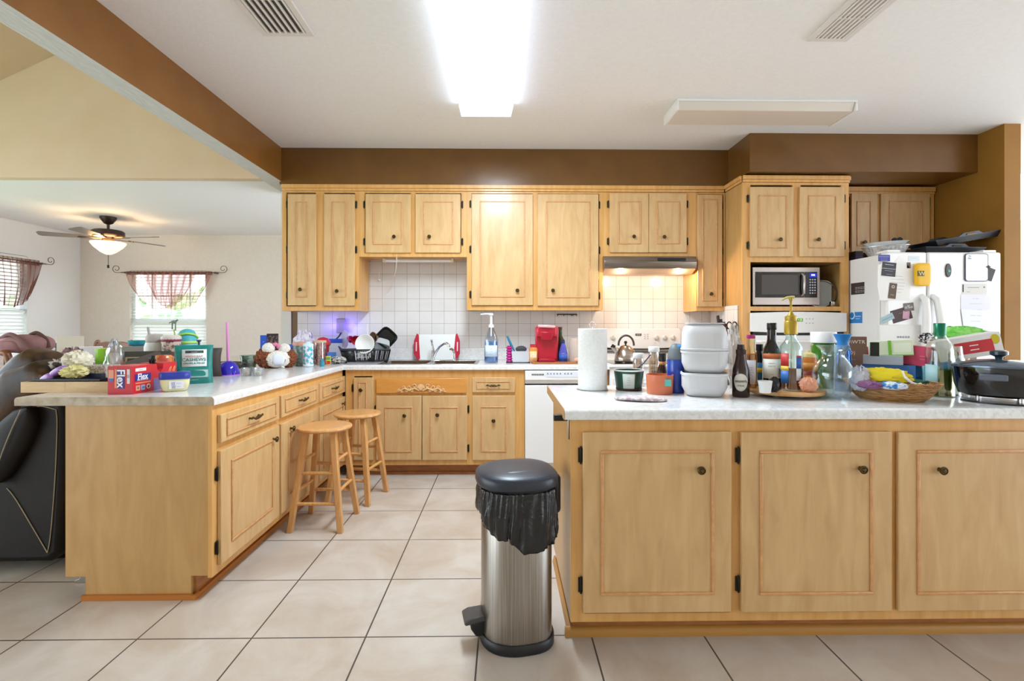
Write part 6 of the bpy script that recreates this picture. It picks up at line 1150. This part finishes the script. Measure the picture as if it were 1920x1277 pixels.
# plush toy
t, k = it('plush_toy', 'brown and white curly plush toy lying head down on the worktop', 'plush toy', 518, 690)
FUR = mixm('curly_fur', '#5a2a14', '#9a5630', (1, 1, 1), 90, 4, .38, .62, .9, 1.0); WF2 = mixm('white_fur', '#dcd2c6', '#eee8e0', (1, 1, 1), 90, 4, .4, .6, .9, .8)
obj('body', B().blob((-15, 3, 19), 20, .22, 7, 48, 1.02, .8, .98).blob((20, 3, 18), 19, .22, 7, 48, .8, .8, .95, 3), FUR, t, k=k); obj('face', B().blob((3, -5, 17), 20, .06, 5, 40, 1.15, .7, .82), WF2, t, k=k)
obj('muzzle', B().blob((4, -16, 17), 11, 0, 1, 28, .95, .5, .95, ex=.7), M('#dfe2ee', .7), t, k=k); obj('muzzle_stitch', B().tube([(4+11.3*math.cos(a), -17-.5*math.sin(a), 17+10.5*math.sin(a)) for a in [PI+PI*i/16 for i in range(17)]], .5, 5), M('#4a4a55', .6), t, k=k)
for i, (x, z, r) in enumerate(((-13, 37, 11), (14, 36, 10.5))): obj('paw', B().blob((x, -4, z), r, .08, 5, 30, 1, .8, .95, i), WF2, t, k=k)
obj('pink_bow', B().blob((-2, -6, 44), 4.5, .2, 2, 18, 1.3, .7, .8).blob((4, -6, 40), 4, .2, 2, 18), M('#d87aa0', .7), t, k=k); obj('foot_tag', B().blob((11, -12, 1.8), 3.4, sz=.5), WF2, t, k=k)
cuboid('tea_box', 'small bright blue box standing behind the plush toy', 'box', 494, None, 11, 52, 6, M('#2c55b8', .4), z=CT+.0005, d=4.30, txt=[('--', 5, '#dfe6f4', 0, 40)])
cuboid('photo_card', 'dark photo card standing behind the plush toy', 'card', 511, None, 20, 54, 2, M('#2b2526', .4), z=CT+.0005, d=4.36, extra=lambda t, k: panel(t, k, -9, 9, 30, 50, -1.2, mixm('photo_print', '#2a2022', '#8a6f68', (1, 1, 1), 60, 3, .45, .6, .4), 'picture'))
ZM = CT+.0005
bottle('canister', 'lilac canister with domed blue lid right of the plush toy', 'canister', 540, None, [(0, 0), (10, 0), (11, 2), (11, 28), (0, 28)], clear('#b8bce8', .4), [(11, 28), (11.6, 30), (11.6, 33), (9, 37), (0, 38)], M('#3d5cae', .4), z=ZM, d=4.15)
bottle('tumbler', 'grey-green tumbler with a peach lid left of the turquoise tumbler', 'tumbler', 563, None, [(0, 0), (11, 0), (12, 1), (12.5, 38), (0, 38)], mixm('grey_tumbler', '#5f7068', '#90a09a', (1, 1, 1), 40, 2, .4, .6, .3), [(13, 37.5), (13.2, 38.5), (13, 44), (0, 45)], M('#d09a86', .4), z=ZM, d=4.02)
bottle('tumbler', 'turquoise and white flower-printed tumbler on the peninsula', 'tumbler', 578, None, [(0, 0), (8.5, 0), (9, 1), (9.2, 39), (0, 39)], mixm('cyan_print', '#4fb4c4', '#e9e4f0', (1, 1, 1), 45, 2, .47, .55, .3), [(9.4, 38.5), (9.6, 39.5), (9, 43), (4, 44), (4, 47), (0, 47)], M('#cfe4ea', .4), z=ZM, d=3.90, lab=[(9.2, 0, 9.2, 5, '#d4dfe6', 3.1)])
bottle('candy_jar', 'tall clear jar of red candies with a tan lid', 'jar', 599, None, [(0, 0), (11, 0), (12, 1), (12, 42), (11.4, 42), (11.4, 2), (0, 1.6)], clear('#f0e6e4', .72), [(12.4, 42), (12.6, 43), (12.4, 46), (0, 46.5)], M('#c9a88c', .4), z=ZM, d=4.08, liquid=([(0, 2), (11, 2), (11, 36), (0, 38)], mixm('candies', '#b8303c', '#e6d9d6', (1, 1, 1), 70, 2, .46, .54, .35)))
cuboid('toy_phone', 'small yellow, green and red toy beside the candy jar', 'toy', 616, None, 8, 16, 5, M('#d4c23a', .4), z=ZM, d=4.12, extra=lambda t, k: (panel(t, k, -3, 3, 1, 7, -2.7, M('#b8322c', .4)), panel(t, k, -3, 3, 9, 14, -2.7, M('#4f9a50', .4))))
bottle('toy_figure', 'tiny teal toy figure in front of the candy jar', 'toy', 604, None, [(0, 0), (4, 0), (4.5, 3), (2.5, 8), (3.6, 12), (0, 16)], M('#2f8fa6', .4), z=ZM, d=3.93)
bottle('green_jar', 'small dark green capped jar between canister and tumblers', 'jar', 552, None, [(0, 0), (5, 0), (5, 18), (0, 18)], clear('#7a9a86', .4), [(5.6, 18), (5.6, 25), (0, 26)], M('#1f7a4c', .4), z=ZM, d=4.2)
crumple('tissue_paper', 'crumpled white and lilac tissue pile behind the tumblers', 'tissue', 570, None, 38, 52, 20, mixm('lilac_tissue', '#d3c6e0', '#efecee', (1, 1, 1), 30, 3, .4, .6, .7), z=ZM, d=4.45, seed=51, amp=.4)
bottle('pop_bottle', 'round red-topped bowl behind the candy jar', 'bowl', 606, None, [(0, 0), (9, 0), (11, 30), (14, 34), (13, 40), (8, 46), (0, 48)], M('#b8303a', .35), z=ZM, d=4.35)
crumple('crumpled_wrapper', 'small crumpled clutter of wrappers near the dish rack corner', 'wrapper', 632, None, 30, 12, 22, mixm('wrappers', '#5a544e', '#d6d2cc', (1, 1, 1), 50, 3, .4, .6, .5), z=ZM, d=4.2, seed=55, amp=.5)
# ================================================================ SOFA at the left edge
LEA = mixm('brown_leather', '#0e0907', '#1b120d', (1, 1, 1), 9, 6, .3, .7, .55, .25, 0, spec=.25); LEA2 = mixm('brown_leather_worn', '#241811', '#573c24', (1, 1, 1), 6, 6, .38, .66, .45, .2, 0, spec=.3); ST = M('#a79a7c', .7)
YS = 2.50; sp_ = lambda x, y: (lambda v: (v.x, v.z))(atY(x, y, YS))
t = thing('sofa', 'dark brown leather reclining sofa with cream stitching at the left edge', 'sofa', (0, 0, 0))
side = [sp_(*p) for p in ((-260, 1060), (90, 1055), (112, 1040), (120, 900), (122, 780), (118, 745), (95, 720), (40, 730), (-10, 800), (-60, 850), (-260, 850))]
obj('side_panel', B().prism(side, YS, YS+.14), LEA, t, bev=.03, seg=4)
obj('base', B().prism([sp_(*p) for p in ((-250, 1075), (70, 1075), (112, 1000), (112, 800), (-240, 900))], YS+.14, YS+.42), LEA, t, bev=.02)
def roll(pts, rs, y0, y1, m, nm):
    """puffy cushion: lofted rounded slab between y0 and y1 following a spine in x-z"""
    b = B(); n = len(pts); mm = 20
    def f(u, v):
        i = min(n-1.001, u*(n-1)); j = int(i); fr_ = i-j; p = Vector(sp_(*pts[j])).lerp(Vector(sp_(*pts[j+1])), fr_); q = (Vector(sp_(*pts[j+1]))-Vector(sp_(*pts[j]))).normalized(); nn = Vector((-q.y, q.x)); r = (rs[j]*(1-fr_)+rs[j+1]*fr_)*(min(1, u*8, (1-u)*8)**.5 if 0 < u < 1 else .02)
        a = 2*PI*v; c, s_ = math.cos(a), math.sin(a); c = math.copysign(abs(c)**.7, c); s_ = math.copysign(abs(s_)**.6, s_)
        w = 1+.03*noise.noise(Vector((u*6, c*2, s_*2)))
        return (p.x+nn.x*r*c*w, (y0+y1)/2+(y1-y0)/2*s_, p.y+nn.y*r*c*w)
    b.grid(lambda u, v: f(v, u), mm, 40, True); return obj(nm, b, m, t)
roll([(85, 1000), (92, 900), (92, 820), (78, 755), (58, 715)], [.05, .07, .09, .13, .12], YS+.05, YS+.26, LEA, 'back_panel')
roll([(-48, 880), (-28, 800), (17, 735), (60, 714), (88, 707)], [.06, .10, .12, .10, .05], YS-.02, YS+.22, LEA2, 'back_roll')
roll([(-60, 800), (-20, 730), (10, 700), (45, 693)], [.08, .12, .12, .07], YS+.08, YS+.30, LEA2, 'head_cushion')
roll([(2, 905), (10, 870), (35, 810), (70, 762)], [.03, .07, .09, .05], YS-.055, YS+.06, LEA, 'arm_pad')
roll([(-300, 840), (-180, 815), (-80, 820), (-20, 850)], [.09, .12, .12, .08], YS-.03, YS+.22, LEA, 'arm_rest')
for pts in (((106, 768), (108, 800), (104, 900), (96, 1000), (90, 1036)), ((90, 1036), (60, 985), (30, 935), (14, 915)), ((106, 768), (80, 762), (62, 764))):
    obj('stitching', B().tube(bend_tube([(sp_(*p)[0], YS-.003, sp_(*p)[1]) for p in pts], 5), .0022, 5), ST, t)
obj('stitching', B().tube(bend_tube([(sp_(x, y)[0], YS-.062, sp_(x, y)[1]) for x, y in ((62, 764), (45, 800), (25, 850), (8, 905), (0, 940))], 5), .0022, 5), ST, t)
obj('foot', B().box(-2.02, -1.93, 2.34+.2, 2.66, 0, .05), BLACK, t, bev=.004)
p = atd(148, 1085, 2.42); tag(obj('floor_bracket', B().prism([(-.05, 0), (.09, 0), (.09, .014), (.03, .05), (-.01, .06), (-.03, .02), (-.05, .014)], -.03, .03), M('#8f8880', .4, .4), None, bev=.003, loc=(-2.03, 2.46, 0.0005)), 'small grey metal sofa foot bracket on the floor by the peninsula', 'bracket')
# ================================================================ DINING ROOM CLUTTER
WDK = mixm('dark_chair_wood', '#6b3a20', '#8a4f2c', (2, 2, 12), 4, 4, .3, .7, .35, 0, .2)
t = thing('dining_table', 'dark wooden dining table piled with clutter beyond the peninsula', 'table', (-3.75, 4.55, 0)); TZ = .76
obj('tabletop', B().box(-.8, .8, -.5, .5, .725, TZ), WDK, t, bev=.006)
for sx in (-1, 1):
    for sy in (-1, 1): obj('leg', B().box(sx*.72-.035, sx*.72+.035, sy*.42-.035, sy*.42+.035, 0, .7248), WDK, t, bev=.006)
TZ += .0006
def chair(label, x, y, rz, h=1.07):
    t = thing('dining_chair', label, 'chair', (x, y, 0), rz, 'wooden dining chairs')
    obj('seat', B().box(-.22, .22, -.22, .22, .43, .47), WDK, t, bev=.012)
    for sx in (-1, 1): obj('leg', B().box(sx*.19-.02, sx*.19+.02, -.21, -.17, 0, .4295), WDK, t, bev=.004); obj('back_post', B().tube(bend_tube([(sx*.2, .2, 0), (sx*.2, .19, .45), (sx*.215, .24, .8), (sx*.22, .27, h-.03), (sx*.19, .28, h)], 5), .022, 10), WDK, t)
    obj('top_rail', B().prism([(-.2, h-.13), (.2, h-.13), (.2, h-.02), (.1, h), (-.1, h), (-.2, h-.02)], .25, .28), WDK, t, bev=.006); obj('back_slat', B().box(-.2, .2, .215, .235, .68, .74), WDK, t, bev=.004)
    return t
p = atd(80, 611, 3.72); c_ = chair('brown wooden dining chair with a pink backpack over its back', p.x-.12, 3.78, PI-.2, 1.06)
p = atd(170, 611, 5.5); dup(c_, (p.x, 5.62, 0), PI+3.1, 'brown wooden dining chair at the far side of the cluttered table'); p = atd(-5, 611, 4.4); dup(c_, (p.x-.75, 4.5, 0), PI/2+2.9, 'brown wooden dining chair below the left window')
p = atd(50, 645, 3.56); t = thing('backpack', 'dusty pink backpack lying over the brown chair back', 'backpack', (p.x, p.y, 1.06), .1); PK = mixm('pink_cloth', '#8d6468', '#a87f80', (1, 1, 1), 12, 4, .3, .7, .8, .3)
obj('bag', B().blob((0, 0, .055), 1, .12, 3, 36, .16, .11, .07, 2, .8), PK, t); obj('front_pocket', B().blob((-.05, -.08, .04), 1, .1, 3, 24, .085, .05, .045, 4, .7), PK, t); obj('strap', B().tube(bend_tube([(-.12, -.05, .1), (-.02, -.1, .125), (.08, -.12, .07), (.13, -.09, .0)]), .014, 8), M('#74504f', .8), t); obj('handle', B().tube(bend_tube([(.04, -.02, .12), (.09, -.03, .135), (.14, -.02, .09), (.16, -.02, .03)]), .013, 8), M('#5b4238', .8), t)
def tb(name, label, cat, cx, d, w, h, dep, mat, **kw): return cuboid(name, label, cat, cx, None, w, h, dep, mat, z=TZ, d=d, **kw)
tb('tote_bag', 'cream paper tote bag standing on the dining table', 'bag', 132, 4.35, 38, 84, 22, M('#d6cfbe', .7))
tb('white_box', 'white box with slanted lid right of the cream tote bag', 'box', 168, 4.30, 38, 66, 20, M('#e9e7e8', .5), bev=1)
crumple('cloth_pile', 'pile of mauve cloth and cables at the front of dining table', 'cloth', 138, None, 52, 60, 16, mixm('mauve_cloth', '#3d2c2e', '#a98488', (1, 1, 1), 14, 3, .42, .58, .8), z=TZ, d=4.13, seed=61, amp=.5, ns=3)
bottle('spray_bottle', 'slim black bottle left of the cream tote bag', 'bottle', 108, None, [(0, 0), (5, 0), (5.5, 2), (5.5, 56), (3.5, 64), (0, 65)], M('#22222c', .25), [(3.8, 64), (4.5, 66), (4, 73), (0, 74)], BLACK, z=TZ, d=4.28)
tb('storage_box', 'grey storage box on the dining table under the teal bowl', 'box', 258, 4.35, 52, 66, 26, M('#8f8c88', .5))
loc, k = spot(258, None, TZ+66.2*4.35/F, 4.35); tag(obj('plastic_bowl', L((0, 0), (9, 0), (14, 4), (15.5, 10), (14.6, 10), (13, 4.4), (0, 1.2)), M('#2c94a6', .35), None, k=k, loc=loc), 'teal plastic bowl on the grey storage box by the window', 'bowl')
crumple('cable_pile', 'tangled white cables and small packets on the peninsula left end', 'cables', 128, None, 44, 26, 26, mixm('cable_mix', '#4b3a36', '#d9cfc9', (1, 1, 1), 30, 3, .45, .58, .6), z=ZW+.03, d=2.56, seed=66, amp=.6, ns=4)
